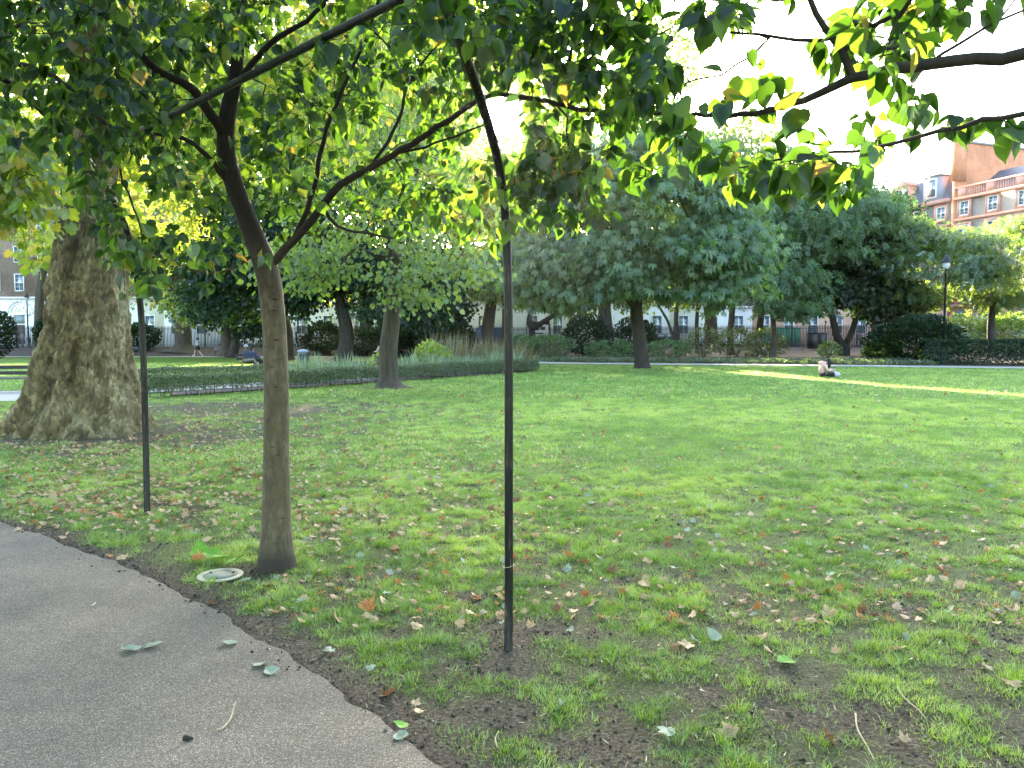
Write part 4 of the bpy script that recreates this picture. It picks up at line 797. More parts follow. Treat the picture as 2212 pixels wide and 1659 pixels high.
# ------------------------------------------------------------------ hedges, bed plants, shrubs
def leafbox(pts, width, ztop, zbot, n, size, wob=0.05, density_face=0.5):
    """leaves over the skin and inside of a hedge that runs along pts"""
    q, _ = catmull([(a, b_, 0) for a, b_ in pts], [1] * len(pts), 0.25); q = np.array(q)[:, :2]
    i = RS.randint(0, len(q) - 1, n); f = RS.rand(n)[:, None]; c = q[i] * (1 - f) + q[i + 1] * f; t = q[i + 1] - q[i]; t /= np.linalg.norm(t, axis=1, keepdims=True) + 1e-9
    nn = np.stack([-t[:, 1], t[:, 0]], 1); s = RS.choice([0, 1, 2, 3], n, p=[0.45, 0.2, 0.2, 0.15])
    off = np.where(s == 1, -1, np.where(s == 2, 1, RS.uniform(-1, 1, n))) * width / 2 + RS.normal(0, wob * 0.6, n)
    zt = ztop + (vnoise(c[:, 0] * 2, c[:, 1] * 2, s=4) - 0.5) * wob * 1.6
    z = np.where(s == 0, zt + RS.normal(0, wob * 0.5, n), zbot + (zt - zbot) * RS.rand(n) ** 0.8)
    pos = np.stack([c[:, 0] + nn[:, 0] * off, c[:, 1] + nn[:, 1] * off, z], 1)
    nor = np.where((s == 0)[:, None], np.array([0, 0, 1.0]), np.concatenate([nn * np.sign(off + 1e-6)[:, None], np.full((n, 1), 0.4)], 1)) + RS.normal(0, 0.45, (n, 3))
    return pos, RS.normal(0, 1, (n, 3)), nor, size * RS.uniform(0.6, 1.3, n)
def hedge(label, pts, width, h, zbot, n, size, mat, stems=True, z0=0.0):
    t = thing('hedge', label, 'hedge'); p, a, nn, s = leafbox(pts, width, h, zbot, n, size); p[:, 2] += z0
    leaves('foliage', 'diamond', p, a, nn, s, M[mat], t, cull=False)
    if stems:
        q, _ = catmull([(a_, b_, 0) for a_, b_ in pts], [1] * len(pts), 0.16); mb = MB()
        for k in range(len(q)):
            x, y = q[k][0] + RS.normal(0, width * .2), q[k][1] + RS.normal(0, width * .2); e = (x + RS.normal(0, .07), y + RS.normal(0, .07), h * 0.85 + z0)
            mb.tube([(x, y, z0 - 0.02), ((x + e[0]) / 2 + RS.normal(0, .02), (y + e[1]) / 2, h * .4 + z0), e], [0.011, 0.008, 0.004], 4, cap=False)
        mb.build('stems', M['bark_dark'], t)['kind'] = 'stuff'
    return t
hedge('low clipped leggy hedge along the near side of the flower bed', [(-9.9, 20.3), (-7.4, 24.0), (-4.4, 28.8), (-1.6, 33.5), (1.0, 37.6)], 0.6, 0.56, 0.14, 52000, 0.05, 'leaf_hedge')
hedge('low clipped hedge along the far side of the flower bed, below the bench couple', [(-12.2, 24.6), (-9.8, 28.0), (-6.8, 31.6), (-4.2, 35.5), (-1.6, 41.0)], 0.6, 0.58, 0.10, 36000, 0.055, 'leaf_hedge')
hedge('short clipped hedge end closing the flower bed at the centre hoop', [(1.1, 37.9), (0.4, 39.8), (-1.1, 41.4)], 0.5, 0.56, 0.04, 9000, 0.05, 'leaf_hedge')
hedge('dense dark green hedge beyond the path at the right edge', [(25.6, 47.5), (30, 46), (36, 43.0), (44, 38)], 1.5, 1.50, 0.0, 26000, 0.13, 'leaf_dark', stems=False)

def strap_plant(name, label, loc, n, L_, wd, mat, spread=0.18, group=None, up=0.9):
    a = RS.uniform(0, 2 * math.pi, n); r0 = RS.uniform(0, spread, n); x0, y0 = np.cos(a) * r0, np.sin(a) * r0; ln = L_ * RS.uniform(0.5, 1.15, n); tilt = RS.uniform(0.15, 1.0, n); K = 6
    V = []; px, py = -np.sin(a), np.cos(a)
    for k in range(K):
        f = k / (K - 1); hx = ln * tilt * (f * 0.75); hz = ln * up * (f - 0.75 * tilt * f * f); w_ = wd * (1 - f) ** 0.6 * (0.5 if k == 0 else 1) + 0.001
        cx, cy_ = x0 + np.cos(a) * hx, y0 + np.sin(a) * hx
        V += [np.stack([cx - px * w_ / 2, cy_ - py * w_ / 2, hz], 1), np.stack([cx + px * w_ / 2, cy_ + py * w_ / 2, hz], 1)]
    V = np.stack(V, 1).reshape(-1, 3); fi = np.array([[2 * k, 2 * k + 1, 2 * k + 3, 2 * k + 2] for k in range(K - 1)]).ravel()
    idx = (fi[None, :] + (np.arange(n) * 2 * K)[:, None]).ravel()
    o = mesh_obj(name, V, (idx, np.full(n * (K - 1), 4, np.int32)), M[mat], attr={'rnd': np.repeat(RS.rand(n), 2 * K)}); o.location = loc; return tag(o, label, 'plant', group)
sp0 = [(X(u, d), d, 0.05) for u, d in ((640, 27), (672, 27.6), (705, 28.4), (745, 29.5), (790, 31), (905, 34), (935, 34.2), (962, 35), (990, 35.2), (1015, 36), (1040, 36.6), (1062, 37), (1085, 37.6), (1110, 38), (940, 32.5), (880, 32))]
o0 = None
sp0.sort(key=lambda q_: q_[0] / q_[1]); ORD = ['leftmost', 'second', 'third', 'fourth', 'fifth', 'sixth', 'seventh', 'eighth', 'ninth', 'tenth', 'eleventh', 'twelfth', 'thirteenth', 'fourteenth', 'fifteenth', 'rightmost']
for i, l in enumerate(sp0):
    full = ORD[i] + (' of the' if i in (0, 15) else ' from the left of the') + ' grey-green strap-leaved tufts behind the low front hedge'
    if i < 5: lab = 'grey-green strap-leaved tuft in the bed left of the mid-sized tree'
    else: lab = 'grey-green strap-leaved tuft in the bed right of the mid-sized tree'
    if i in (0, 5): o = strap_plant('strap_leaf_plant', lab, l, 200, 1.25, 0.04, 'leaf_grey', 0.4, 'strap-leaved tufts in the bed, ' + ('left part' if i < 5 else 'right part')); o0 = o
    else: o = o0.copy(); COL.objects.link(o); o.location = l; o.rotation_euler.z = i * 1.3; o.scale = (RS.uniform(.8, 1.25),) * 3
    o['label'] = full; o['group'] = 'grey-green strap-leaved tufts in the bed'
for i, (u, d) in enumerate(((940, 39), (975, 40), (1010, 40.5), (1045, 41), (1075, 41), (1105, 41.5), (1130, 42))):
    l = (X(u, d), d, 0)
    if i == 0: o0 = strap_plant('ornamental_grass', 'tall arching straw-tipped ornamental grass behind the flower bed', l, 300, 2.3, 0.03, 'leaf_straw', 0.42, 'ornamental grasses behind the flower bed', 1.0)
    else: o = o0.copy(); COL.objects.link(o); o.location = l; o.rotation_euler.z = i * 2.1; o.scale = (RS.uniform(.8, 1.1),) * 3
    (o0 if i == 0 else o)['label'] = ORD[i] + (' of the' if i == 0 else ' from the left of the') + ' tall straw-tipped grasses behind the flower bed'
def shrub_geo(name, rx, ry, rz, n, size, tm, mat, parent, hole=0.3, seed=0, stems=True):
    p = ellip_points([(0, 0, rz * 0.95, rx, ry, rz, 1)], n, 0.55, hole, 1.2, seed); p = p[p[:, 2] > 0.02]; m = len(p)
    ax = p - np.array([0, 0, rz * 0.5]) + RS.normal(0, .5, (m, 3)); no = RS.normal(0, .5, (m, 3)) + np.array([0, -.2, 1.])
    leaves('foliage', tm, p, ax, no, size * RS.uniform(.6, 1.3, m), M[mat], parent, cull=False)
    mb = MB()
    for k in range(9):
        a = k * 2.4; e = (math.cos(a) * rx * .6, math.sin(a) * ry * .6, rz * (1.0 + .5 * math.sin(k * 1.7))); mb.tube([(0.05 * math.cos(a), .05 * math.sin(a), -.05), (e[0] * .4, e[1] * .4, e[2] * .6), e], [.03, .02, .008], 4, cap=False)
    mb.build('stem', M['bark_dark'], parent)
SH = [ # label, u, d, rx, ry, rz, n, size, tmpl, mat
 ('yellow-green leafy shrub in the bed right of the mid-sized tree', 930, 34.5, .9, .7, .75, 900, .16, 'maple', 'leaf_lime'),
 ('small yellow-green shrub left of the mid-sized tree trunk', 820, 30.5, .4, .35, .55, 320, .13, 'maple', 'leaf_lime'),
 ('dark rounded bush beside the far path left of the lamp post', 1975, 50, 3.0, 1.8, 1.5, 6500, .2, 'wide', 'leaf_dark'),
 ('small bright bush touching the dark bush left of the lamp post', 2020, 48.5, .9, .8, .65, 900, .15, 'wide', 'leaf_mid'),
 ('dark bush at the left edge in front of the white terrace', -22, 66, 2.2, 1.8, 2.2, 3200, .22, 'wide', 'leaf_dark'),
 ('ivy bush round the foot of the leaning ivy-clad tree', 104, 72, 1.0, 1.2, 2.0, 1500, .22, 'wide', 'leaf_dark'),
 ('dark shrub by the railings right of the giant plane trunk', 300, 78, 2.2, 1.4, 1.4, 2200, .22, 'wide', 'leaf_dark'),
 ('dark shrub behind the bin, left of the flared dark tree', 700, 75, 2.5, 1.4, 1.6, 2400, .22, 'wide', 'leaf_dark'),
 ('low black-green shrub right of the flared dark tree', 790, 72, 3.4, 1.5, 1.25, 3000, .22, 'wide', 'leaf_dark'),
 ('wide dark shrub behind the mid-sized tree', 880, 70, 3.0, 1.5, 1.2, 2600, .22, 'wide', 'leaf_dark'),
 ('dark conical shrub behind the ornamental grasses', 975, 66, 2.3, 1.6, 1.6, 2600, .22, 'wide', 'leaf_dark'),
 ('grey-green shrub below the notice board', 1185, 60, 2.0, 1.3, .95, 1700, .18, 'diamond', 'leaf_chest'),
 ('low mixed shrub just left of the notice board', 1130, 61, 1.6, 1.2, .9, 1400, .2, 'diamond', 'leaf_chest'),
 ('dark upright shrub between notice board and pale forked trunk', 1262, 64, 1.9, 1.3, 1.75, 2200, .2, 'wide', 'leaf_dark'),
 ('low rounded shrub left of the chestnut trunk', 1320, 58, 1.9, 1.2, .75, 1500, .18, 'diamond', 'leaf_chest'),
 ('shadowed shrub directly behind the chestnut trunk', 1370, 63, 1.8, 1.2, 1.6, 1900, .2, 'wide', 'leaf_dark'),
 ('low dark shrub right of the chestnut trunk', 1440, 58, 2.0, 1.2, .7, 1500, .18, 'diamond', 'leaf_chest'),
 ('thin twiggy shrub under the second thin trunk', 1520, 60, 1.6, 1.2, 1.2, 900, .18, 'diamond', 'leaf_hedge'),
 ('brownish twiggy shrub around the straight pale trunk', 1590, 59, 1.9, 1.2, 1.2, 1100, .18, 'diamond', 'leaf_hedge'),
 ('bamboo-like shrub left of the white bench guard', 1650, 57, 1.7, 1.1, 1.1, 1000, .22, 'diamond', 'leaf_hedge'),
 ('small light green bush below the black cabinet', 1790, 56, .9, .7, .6, 500, .18, 'diamond', 'leaf_chest'),
 ('low spreading plant right of the V-forked trunk', 1895, 53, 1.1, .8, .5, 700, .2, 'wide', 'leaf_chest'),
 ('green shrub between the V-forked trunk and dark bush', 1920, 56, 1.1, 1, 1.1, 900, .18, 'diamond', 'leaf_mid'),
 ('sunlit hedge-like shrub behind the dark hedge, right of the lamp', 2185, 60, 3.4, 1.2, 1.6, 2200, .22, 'wide', 'leaf_ash'),
 ('bright shrub behind the lamp post at the railings', 2080, 62, 2.2, 1.2, 1.6, 1300, .22, 'wide', 'leaf_ash')]
for i, (lab, u, d, rx, ry, rz, n_, s_, tm, mt) in enumerate(SH):
    t = thing('shrub', lab, 'shrub', (X(u, d), d, float(zbed(X(u, d), d)))); shrub_geo('shrub', rx, ry, rz, n_, s_, tm, mt, t, seed=i, hole=.22)
# ground cover strip behind the low rail
yy = RS.uniform(0, 1, 26000); xx = RS.uniform(1.5, 25.5, 26000); yb = np.interp(xx, PX, PY) + 1.75 + yy * 3.2; hh_ = 0.30 * vnoise(xx * 1.5, yb * 1.5, s=9) + 0.06
p = np.stack([xx, yb, zbed(xx, yb) + hh_ * RS.rand(26000)], 1)
o = leaves('ground_cover', 'diamond', p, RS.normal(0, 1, (26000, 3)) + [0, 0, .6], RS.normal(0, .6, (26000, 3)) + [0, -.3, 1], .13 * RS.uniform(.6, 1.2, 26000), M['leaf_hedge'], None, cull=False)
tag(o, 'low leafy ground cover between the far path and the shrubs', 'ground cover', kind='stuff')

# ------------------------------------------------------------------ railings
M['iron'] = mat_simple('black_iron', (0.012, 0.012, 0.015), 0.45, nscale=20)
M['plinth'] = mat_simple('plinth_stone', (0.05, 0.047, 0.045), 0.85, nscale=4)
fr = thing('iron_railing', 'tall black iron railings on a dark plinth all round the far side of the park', 'railing')
fq, _ = catmull([(a, b_, 0) for a, b_ in FENCE], [1] * len(FENCE), 1.0); fq = np.array(fq)
seg = np.linalg.norm(np.diff(fq[:, :2], axis=0), axis=1); S = np.concatenate([[0], np.cumsum(seg)]); bars = MB(); kx = np.arange(0, S[-1], 0.15)
BX, BY = np.interp(kx, S, fq[:, 0]), np.interp(kx, S, fq[:, 1]); nb_ = len(kx)
hw = 0.028; V = []; 
for dx, dy in ((-hw, -hw), (hw, -hw), (hw, hw), (-hw, hw)):
    for z in (0.9, 2.98): V.append(np.stack([BX + dx, BY + dy, np.full(nb_, z)], 1))
V.append(np.stack([BX, BY, np.full(nb_, 3.12)], 1)); V = np.stack(V, 1).reshape(-1, 3)
fi = np.array([0, 2, 3, 1, 2, 4, 5, 3, 4, 6, 7, 5, 6, 0, 1, 7]); ft = np.array([1, 3, 8, 3, 5, 8, 5, 7, 8, 7, 1, 8]); base_ = (np.arange(nb_) * 9)[:, None]
idx = np.concatenate([(fi[None] + base_), (ft[None] + base_)], 1).ravel(); sizes = np.tile(np.array([4] * 4 + [3] * 4, np.int32), nb_)
o = mesh_obj('bars', V, (idx, sizes), M['iron'], fr); o['kind'] = 'stuff'
for z in (1.02, 2.78): MB().tube([(x, y, z) for x, y, _ in fq], 0.028, 4).build('rail', M['iron'], fr)
mb = MB()
for k in range(0, len(fq), 3): mb.box((fq[k][0], fq[k][1], 1.95), (.07, .07, 2.5)); mb.lathe([(.03, 0), (.07, .06), (.05, .13), (0, .2)], (fq[k][0], fq[k][1], 3.2), 6)
mb.build('post', M['iron'], fr)['kind'] = 'stuff'
V = []; 
for x, y, _ in fq: V += [(x, y - .18, -.1), (x, y - .18, .86), (x, y + .18, .86), (x, y + .18, -.1)]
mesh_obj('plinth', V, [(4 * k + j, 4 * k + 4 + j, 4 * k + 5 + j, 4 * k + 1 + j) for k in range(len(fq) - 1) for j in range(3)], M['plinth'], fr)
t = thing('low_rail', 'knee-high thin green rail edging the ground cover along the far path', 'rail')
lx = np.arange(1.6, 24.5, 1.5); ly = np.interp(lx, PX, PY) + 1.72; mb = MB(); M['green_iron'] = mat_simple('green_iron', (0.015, 0.035, 0.025), 0.5)
MB().tube([(x, y, 0.46) for x, y in zip(lx, ly)], 0.016, 6).build('rail', M['green_iron'], t)
for x, y in zip(lx, ly): MB().tube([(x, y, -.02), (x, y, .46)], .014, 6).build('post', M['green_iron'], t)

# ------------------------------------------------------------------ buildings
def mat_brick(name, c1, c2, mort, scale=3.2):
    m, n, out = newmat(name); b = n.nodes.new('ShaderNodeBsdfPrincipled'); b.inputs['Roughness'].default_value = 0.9
    c = n.nodes.new('ShaderNodeTexCoord'); s = n.nodes.new('ShaderNodeSeparateXYZ'); n.links.new(c.outputs['Object'], s.inputs[0]); ad = n.nodes.new('ShaderNodeMath'); ad.operation = 'ADD'
    n.links.new(s.outputs[0], ad.inputs[0]); n.links.new(s.outputs[1], ad.inputs[1]); cb = n.nodes.new('ShaderNodeCombineXYZ'); n.links.new(ad.outputs[0], cb.inputs[0]); n.links.new(s.outputs[2], cb.inputs[1])
    t = n.nodes.new('ShaderNodeTexBrick'); n.links.new(cb.outputs[0], t.inputs['Vector']); t.inputs['Scale'].default_value = scale
    for k, q in (('Color1', c1), ('Color2', c2), ('Mortar', mort)): t.inputs[k].default_value = (*q, 1)
    t.inputs['Mortar Size'].default_value = 0.012; t.inputs['Row Height'].default_value = 0.25
    nz = noise(n, 0.6, 5, 0.6, c.outputs['Object']); r = ramp(n, [(0.3, (0.7, 0.7, 0.7)), (0.7, (1.15, 1.15, 1.15))], nz.outputs[0])
    mm = n.nodes.new('ShaderNodeMixRGB'); mm.blend_type = 'MULTIPLY'; mm.inputs[0].default_value = 1; n.links.new(t.outputs[0], mm.inputs[1]); n.links.new(r.outputs[0], mm.inputs[2])
    n.links.new(mm.outputs[0], b.inputs['Base Color']); n.links.new(b.outputs[0], out.inputs[0]); return m
M['brick_brown'] = mat_brick('brown_brick', (0.20, 0.14, 0.11), (0.27, 0.19, 0.15), (0.25, 0.22, 0.2))
M['brick_grey'] = mat_brick('grey_brick', (0.20, 0.19, 0.17), (0.26, 0.24, 0.21), (0.25, 0.24, 0.22))
M['brick_red'] = mat_brick('orange_brick', (0.55, 0.19, 0.09), (0.66, 0.26, 0.12), (0.42, 0.22, 0.14))
M['stucco'] = mat_simple('white_stucco', (0.80, 0.79, 0.77), 0.7, var=0.05, nscale=1.5)
M['peach'] = mat_simple('terracotta_stone', (0.68, 0.42, 0.32), 0.8, var=0.08, nscale=1.5)
M['salmon'] = mat_simple('salmon_terracotta', (0.62, 0.30, 0.22), 0.8, var=0.08, nscale=3)
M['slate'] = mat_simple('slate', (0.10, 0.11, 0.14), 0.5, var=0.15, nscale=3)
M['white'] = mat_simple('white_paint', (0.82, 0.82, 0.82), 0.5, var=0.02)
M['door'] = mat_simple('dark_door', (0.10, 0.05, 0.03), 0.5)
M['blind'] = mat_simple('grey_green_panel', (0.22, 0.30, 0.29), 0.6)
M['lead'] = mat_simple('lead_grey', (0.30, 0.33, 0.40), 0.55)
def mat_glass(name, c=(0.10, 0.14, 0.18)):
    m, n, out = newmat(name); b = n.nodes.new('ShaderNodeBsdfPrincipled'); b.inputs['Base Color'].default_value = (*c, 1); b.inputs['Roughness'].default_value = 0.06; b.inputs['Specular IOR Level'].default_value = 1.0
    b.inputs['Coat Weight'].default_value = 1.0; b.inputs['Coat IOR'].default_value = 2.2; b.inputs['Coat Roughness'].default_value = 0.03; n.links.new(b.outputs[0], out.inputs[0]); return m
M['glass'] = mat_glass('window_glass')
def sash(parent, x, z, w, h, y=0.0, surround=None, cols=2, rows=2):
    """a sash window on a wall facing -y"""
    mb = MB(); t = 0.09
    for sx in (-1, 1): mb.box((x + sx * (w / 2 - t / 2), y - .06, z), (t, .12, h))
    for sz in (-1, 1): mb.box((x, y - .061, z + sz * (h / 2 - t / 2)), (w - 2 * t, .12, t))
    mb.box((x, y - .05, z), (w - 2 * t, .08, .06))
    for k in range(1, cols): mb.box((x - w / 2 + w * k / cols, y - .045, z), (.03, .05, h - 2 * t))
    for k in range(1, rows * 2):
        if k != rows: mb.box((x, y - .043, z - h / 2 + h * k / (rows * 2)), (w - 2 * t, .04, .03))
    f = mb.build('window', M['white'], parent)
    MB().box((x, y - .02, z), (w - 2 * t - .01, .02, h - 2 * t - .01)).build('pane', M['glass'], f)
    if surround:
        mb = MB(); q = .26
        for sx in (-1, 1): mb.box((x + sx * (w / 2 + q / 2), y - .07, z), (q, .16, h + 2 * q))
        mb.box((x, y - .07, z + h / 2 + q / 2), (w, .16, q)); mb.box((x, y - .10, z - h / 2 - q / 2), (w, .22, q)); mb.build('surround', M[surround], f)
    return f
def terrace(label, x0, x1, zt, zst, brick, stucco, bays, door=None, y=92, roof=True, sur=None, seed=0):
    cx = (x0 + x1) / 2; w = x1 - x0; t = thing('terraced_house', label, 'building', (cx, y, 0)); z0 = .80
    MB().box((0, 6, (zst + zt) / 2), (w - .02, 12, zt - zst)).build('brick_wall', M[brick], t)
    MB().box((0, 5.96, (z0 + zst) / 2 - .05), (w - .02, 12.08, zst - z0 - .1)).build('ground_floor', M[stucco], t)
    MB().box((0, -.15, zst - .05), (w, .5, .22)).build('string_course', M[stucco], t); MB().box((0, -.10, zt + .02), (w, .4, .35)).build('cornice', M[stucco], t)
    if roof:
        mb = MB(); V = [(-w / 2, .4, zt + .2), (w / 2, .4, zt + .2), (w / 2, 3.0, zt + 2.6), (-w / 2, 3.0, zt + 2.6), (-w / 2, 12, zt + .2), (w / 2, 12, zt + .2)]; mb.add(V, [(0, 1, 2, 3), (3, 2, 5, 4), (0, 3, 4), (1, 5, 2)]); rf = mb.build('roof', M['slate'], t)
        MB().box((w / 2 - .6, 3.2, zt + 3.0), (1.1, 1.6, 2.0)).build('chimney', M[brick], rf)
    bx = [-w / 2 + w * (k + .5) / bays for k in range(bays)]
    nf = max(1, int(round((zt - zst - .4) / 3.4))); fh = (zt - zst - .3) / nf
    for k in range(nf):
        for x in bx: sash(t, x, zst + fh * (k + .5) + .1, 1.15, min(2.3, fh * .62) * (1 - .06 * k), 0, sur, 2, 1 if k else 2)
    for i, x in enumerate(bx):
        if door is not None and abs(x + cx - door) < 1.6: continue
        sash(t, x, z0 + 2.6, 1.25, 2.3, -.08, None, 2, 1)
    if door is not None:
        dx = door - cx; mb = MB(); mb.box((dx, -.14, z0 + 1.45), (1.25, .10, 2.3)); dd = mb.build('door', M['door'], t)
        MB().box((dx, -.15, 4.05), (1.25, .12, .95)).build('transom_panel', M['blind'], t)
        mb = MB()
        for sx in (-1, 1): mb.box((dx + sx * .78, -.16, z0 + 1.9), (.24, .3, 3.8)); mb.box((dx + sx * 1.16, -.11, z0 + 1.5), (.36, .06, 2.6))
        mb.box((dx, -.18, 4.66), (2.5, .3, .16)); mb.build('door_frame', M['white'], t)
        mb = MB(); n = 20; V = [(dx, -.12, 4.76)] + [(dx + 1.14 * math.cos(math.pi * k / n), -.12, 4.76 + 1.14 * math.sin(math.pi * k / n)) for k in range(n + 1)]
        mb.add(V, [(0, k + 2, k + 1) for k in range(n)]); fl = mb.build('fanlight', M['glass'], t); mb = MB()
        for k in range(7): a = math.pi * k / 6; mb.tube([(dx + .3 * math.cos(a), -.15, 4.76 + .3 * math.sin(a)), (dx + 1.14 * math.cos(a), -.15, 4.76 + 1.14 * math.sin(a))], .022, 4)
        for rr in (.3, .72, 1.16): mb.tube([(dx + rr * math.cos(math.pi * k / n), -.15, 4.76 + rr * math.sin(math.pi * k / n)) for k in range(n + 1)], .03 if rr < 1 else .07, 4)
        mb.build('glazing_bars', M['white'], fl)
        mb = MB()
        for k in range(9):
            a0 = math.pi * k / 9; mb.tube([(dx + 1.5 * math.cos(a0 + j * math.pi / 45), -.13, 4.76 + 1.5 * math.sin(a0 + j * math.pi / 45)) for j in range(5)], .16, 4)
        mb.build('arch_voussoirs', M['stucco'], t)
    return t
terrace('brown brick terraced house with white stucco ground floor and arched fanlight doorway', -66.5, -52.1, 20.5, 6.7, 'brick_brown', 'stucco', 5, door=-59.3)
terrace('brown brick house at the far left edge, left of the arched doorway house', -81, -66.5, 20.5, 6.7, 'brick_brown', 'stucco', 5)
terrace('brown brick house mostly hidden behind the giant plane trunk', -52.1, -42, 20.5, 6.7, 'brick_brown', 'stucco', 3)
terrace('low white-fronted house seen through railings right of the burred plane', -42, -27, 12.4, 6.2, 'stucco', 'stucco', 5, roof=False)
terrace('white-fronted house behind the slender tree and the bin', -27, -11, 12.4, 6.2, 'brick_brown', 'stucco', 5, roof=False)
terrace('white-fronted house behind the mid-sized tree', -11, 4, 12.4, 6.2, 'brick_brown', 'stucco', 5, roof=False)
terrace('white-fronted house behind the chestnut tree', 4, 19, 12.4, 6.2, 'brick_brown', 'stucco', 5, roof=False)
terrace('pale house behind the thin trunks right of the chestnut', 19, 29, 12.4, 5.6, 'brick_grey', 'stucco', 3, roof=False)
terrace('peach stone fronted house behind the V-forked tree', 29, 43.6, 12.4, 6.0, 'brick_grey', 'peach', 5, roof=False, sur='salmon')
# the tall mansion block on the right
RZ = math.atan2(-0.938, 0.347)
mb_ = thing('mansion_block', 'grey brick mansion block with salmon window frames, balustrade and slate mansard, at right', 'building', (44.5, 97, 0), RZ)
x0, x1 = 13.0, 44.0
MB().box(((x0 + x1) / 2, 8, 11.2), (x1 - x0, 16, 11.9)).build('brick_wall', M['brick_grey'], mb_)
MB().box(((x0 + x1) / 2, 7.93, 3.0), (x1 - x0, 16.1, 4.5)).build('ground_floor', M['peach'], mb_)
mb = MB()
for z, h_, o_ in ((5.35, .3, .55), (14.75, .28, .22), (8.6, .2, .15), (17.05, .3, .4)): mb.box(((x0 + x1) / 2, -o_ / 2 + .04, z), (x1 - x0, o_ + .1, h_))
mb.build('string_course', M['salmon'], mb_)
mb = MB(); mb.box(((x0 + x1) / 2, -.14, 18.22), (x1 - x0, .34, .2))
xx_ = x0 + .9
while xx_ < x1: mb.box((xx_, -.14, 17.66), (.9, .32, .92)); xx_ += 3.3
mb.build('balustrade_rail', M['salmon'], mb_)
mb = MB(); k = x0 + 1.5
while k < x1:
    if abs(((k - x0 - .9 + 1.65) % 3.3) - 1.65) > .5: mb.lathe([(.05, 0), (.10, .3), (.06, .6), (.06, .92)], (k, -.14, 17.2), 6)
    k += .27
o = mb.build('baluster', M['salmon'], mb_); o['kind'] = 'stuff'
mb = MB(); V = [(x0 + .7, 1.0, 17.2), (x1, 1.0, 17.2), (x1, 3.6, 20.0), (x0 + 2.2, 3.6, 20.0), (x0 + .7, 14, 17.2), (x1, 14, 17.2), (x1, 11, 20.0), (x0 + 2.2, 11, 20.0)]; mb.add(V, [(0, 1, 2, 3), (3, 2, 6, 7), (7, 6, 5, 4), (0, 3, 7, 4)]); mb.build('mansard_roof', M['slate'], mb_)
for k in range(9):
    x = 13.9 + 3.3 * k + .2
    sash(mb_, x, 15.95, 1.15, 1.55, 0, 'salmon')
    for z, h_ in ((13.2, 1.9), (10.2, 2.1), (7.0, 2.3)): sash(mb_, x, z, 1.25, h_, 0, 'salmon')
    if k != 0: sash(mb_, x, 3.2, 1.35, 2.4, -.10, 'peach')
mb = MB(); n = 16; xd = 14.1
V = [(xd, -.16, 3.9)] + [(xd + 1.0 * math.cos(math.pi * k / n), -.16, 3.9 + 1.0 * math.sin(math.pi * k / n)) for k in range(n + 1)]; mb.add(V, [(0, k + 2, k + 1) for k in range(n)]); mb.box((xd, -.15, 2.5), (2.0, .06, 2.7)); mb.build('door', M['glass'], mb_)
mb = MB(); mb.tube([(xd + 1.15, -.16, .9)] + [(xd + 1.15 * math.cos(math.pi * k / n), -.16, 3.9 + 1.15 * math.sin(math.pi * k / n)) for k in range(n + 1)] + [(xd - 1.15, -.16, .9)], .16, 4); mb.build('door_arch', M['salmon'], mb_)
for k in range(3):   # blue-grey bay windows
    xb = 15.6 + 6.6 * k; b_ = MB(); V = []
    for z in (5.5, 12.4):
        V += [(xb - 1.5, 0, z), (xb - .9, -1.0, z), (xb + .9, -1.0, z), (xb + 1.5, 0, z)]
    b_.add(V, [(0, 4, 5, 1), (1, 5, 6, 2), (2, 6, 7, 3), (4, 7, 6, 5), (0, 1, 2, 3)]); bay = b_.build('bay_window', M['lead'], mb_)
    for z in (7.2, 10.6): MB().box((xb, -1.03, z), (1.5, .05, 2.1)).build('pane', M['glass'], bay)
MB().box((12.75, 12, 12.1), (.55, 24, 22.4)).build('party_wall', M['brick_red'], mb_)
mb = MB(); mb.box((12.75, 12, 23.42), (.85, 24.3, .26)); mb.build('parapet_coping', M['brick_grey'], mb_); MB().box((12.75, .5, 21.2), (.86, 1.3, 4.2)).build('end_pier', M['brick_red'], mb_)
mb = MB()
for k in range(4): mb.lathe([(.16, 0), (.13, .6), (.17, .7)], (12.75, 1.0 + 5 * k, 23.55), 8)
mb.build('chimney_pots', M['salmon'], mb_)
m2 = thing('mansard_house', 'narrow house with salmon pedimented dormer and blue slate mansard, left of the orange brick gable', 'building', (44.5, 97, 0), RZ)
MB().box((5.9, 6, 9.0), (12.9, 12, 16.4)).build('brick_wall', M['brick_grey'], m2)
MB().box((5.9, 5.93, 3.0), (12.9, 12.1, 4.4)).build('ground_floor', M['peach'], m2)
mb = MB()
for z, h_, o_ in ((17.1, .45, .5), (5.35, .3, .5), (14.4, .25, .2)): mb.box((5.9, -o_ / 2 + .04, z), (12.9, o_ + .1, h_))
mb.build('cornice', M['salmon'], m2)
mb = MB(); V = [(-.5, .2, 17.3), (12.3, .2, 17.3), (12.3, 1.3, 20.0), (-.5, 1.3, 20.0), (12.3, 5.5, 21.3), (-.5, 5.5, 21.3), (12.3, 12, 17.3), (-.5, 12, 17.3)]; mb.add(V, [(0, 1, 2, 3), (3, 2, 4, 5), (5, 4, 6, 7), (0, 3, 5, 7), (1, 6, 4, 2)]); mb.build('mansard_roof', M['slate'], m2)
d1 = MB(); d1.box((5.6, .9, 18.5), (2.4, 2.0, 2.4)); d1.add([(4.2, -.15, 19.72), (7.0, -.15, 19.72), (5.6, -.15, 20.6), (4.2, 2.4, 19.72), (7.0, 2.4, 19.72), (5.6, 2.4, 20.6)], [(0, 1, 2), (3, 5, 4), (0, 2, 5, 3), (1, 4, 5, 2), (0, 3, 4, 1)]); dd = d1.build('dormer', M['salmon'], m2)
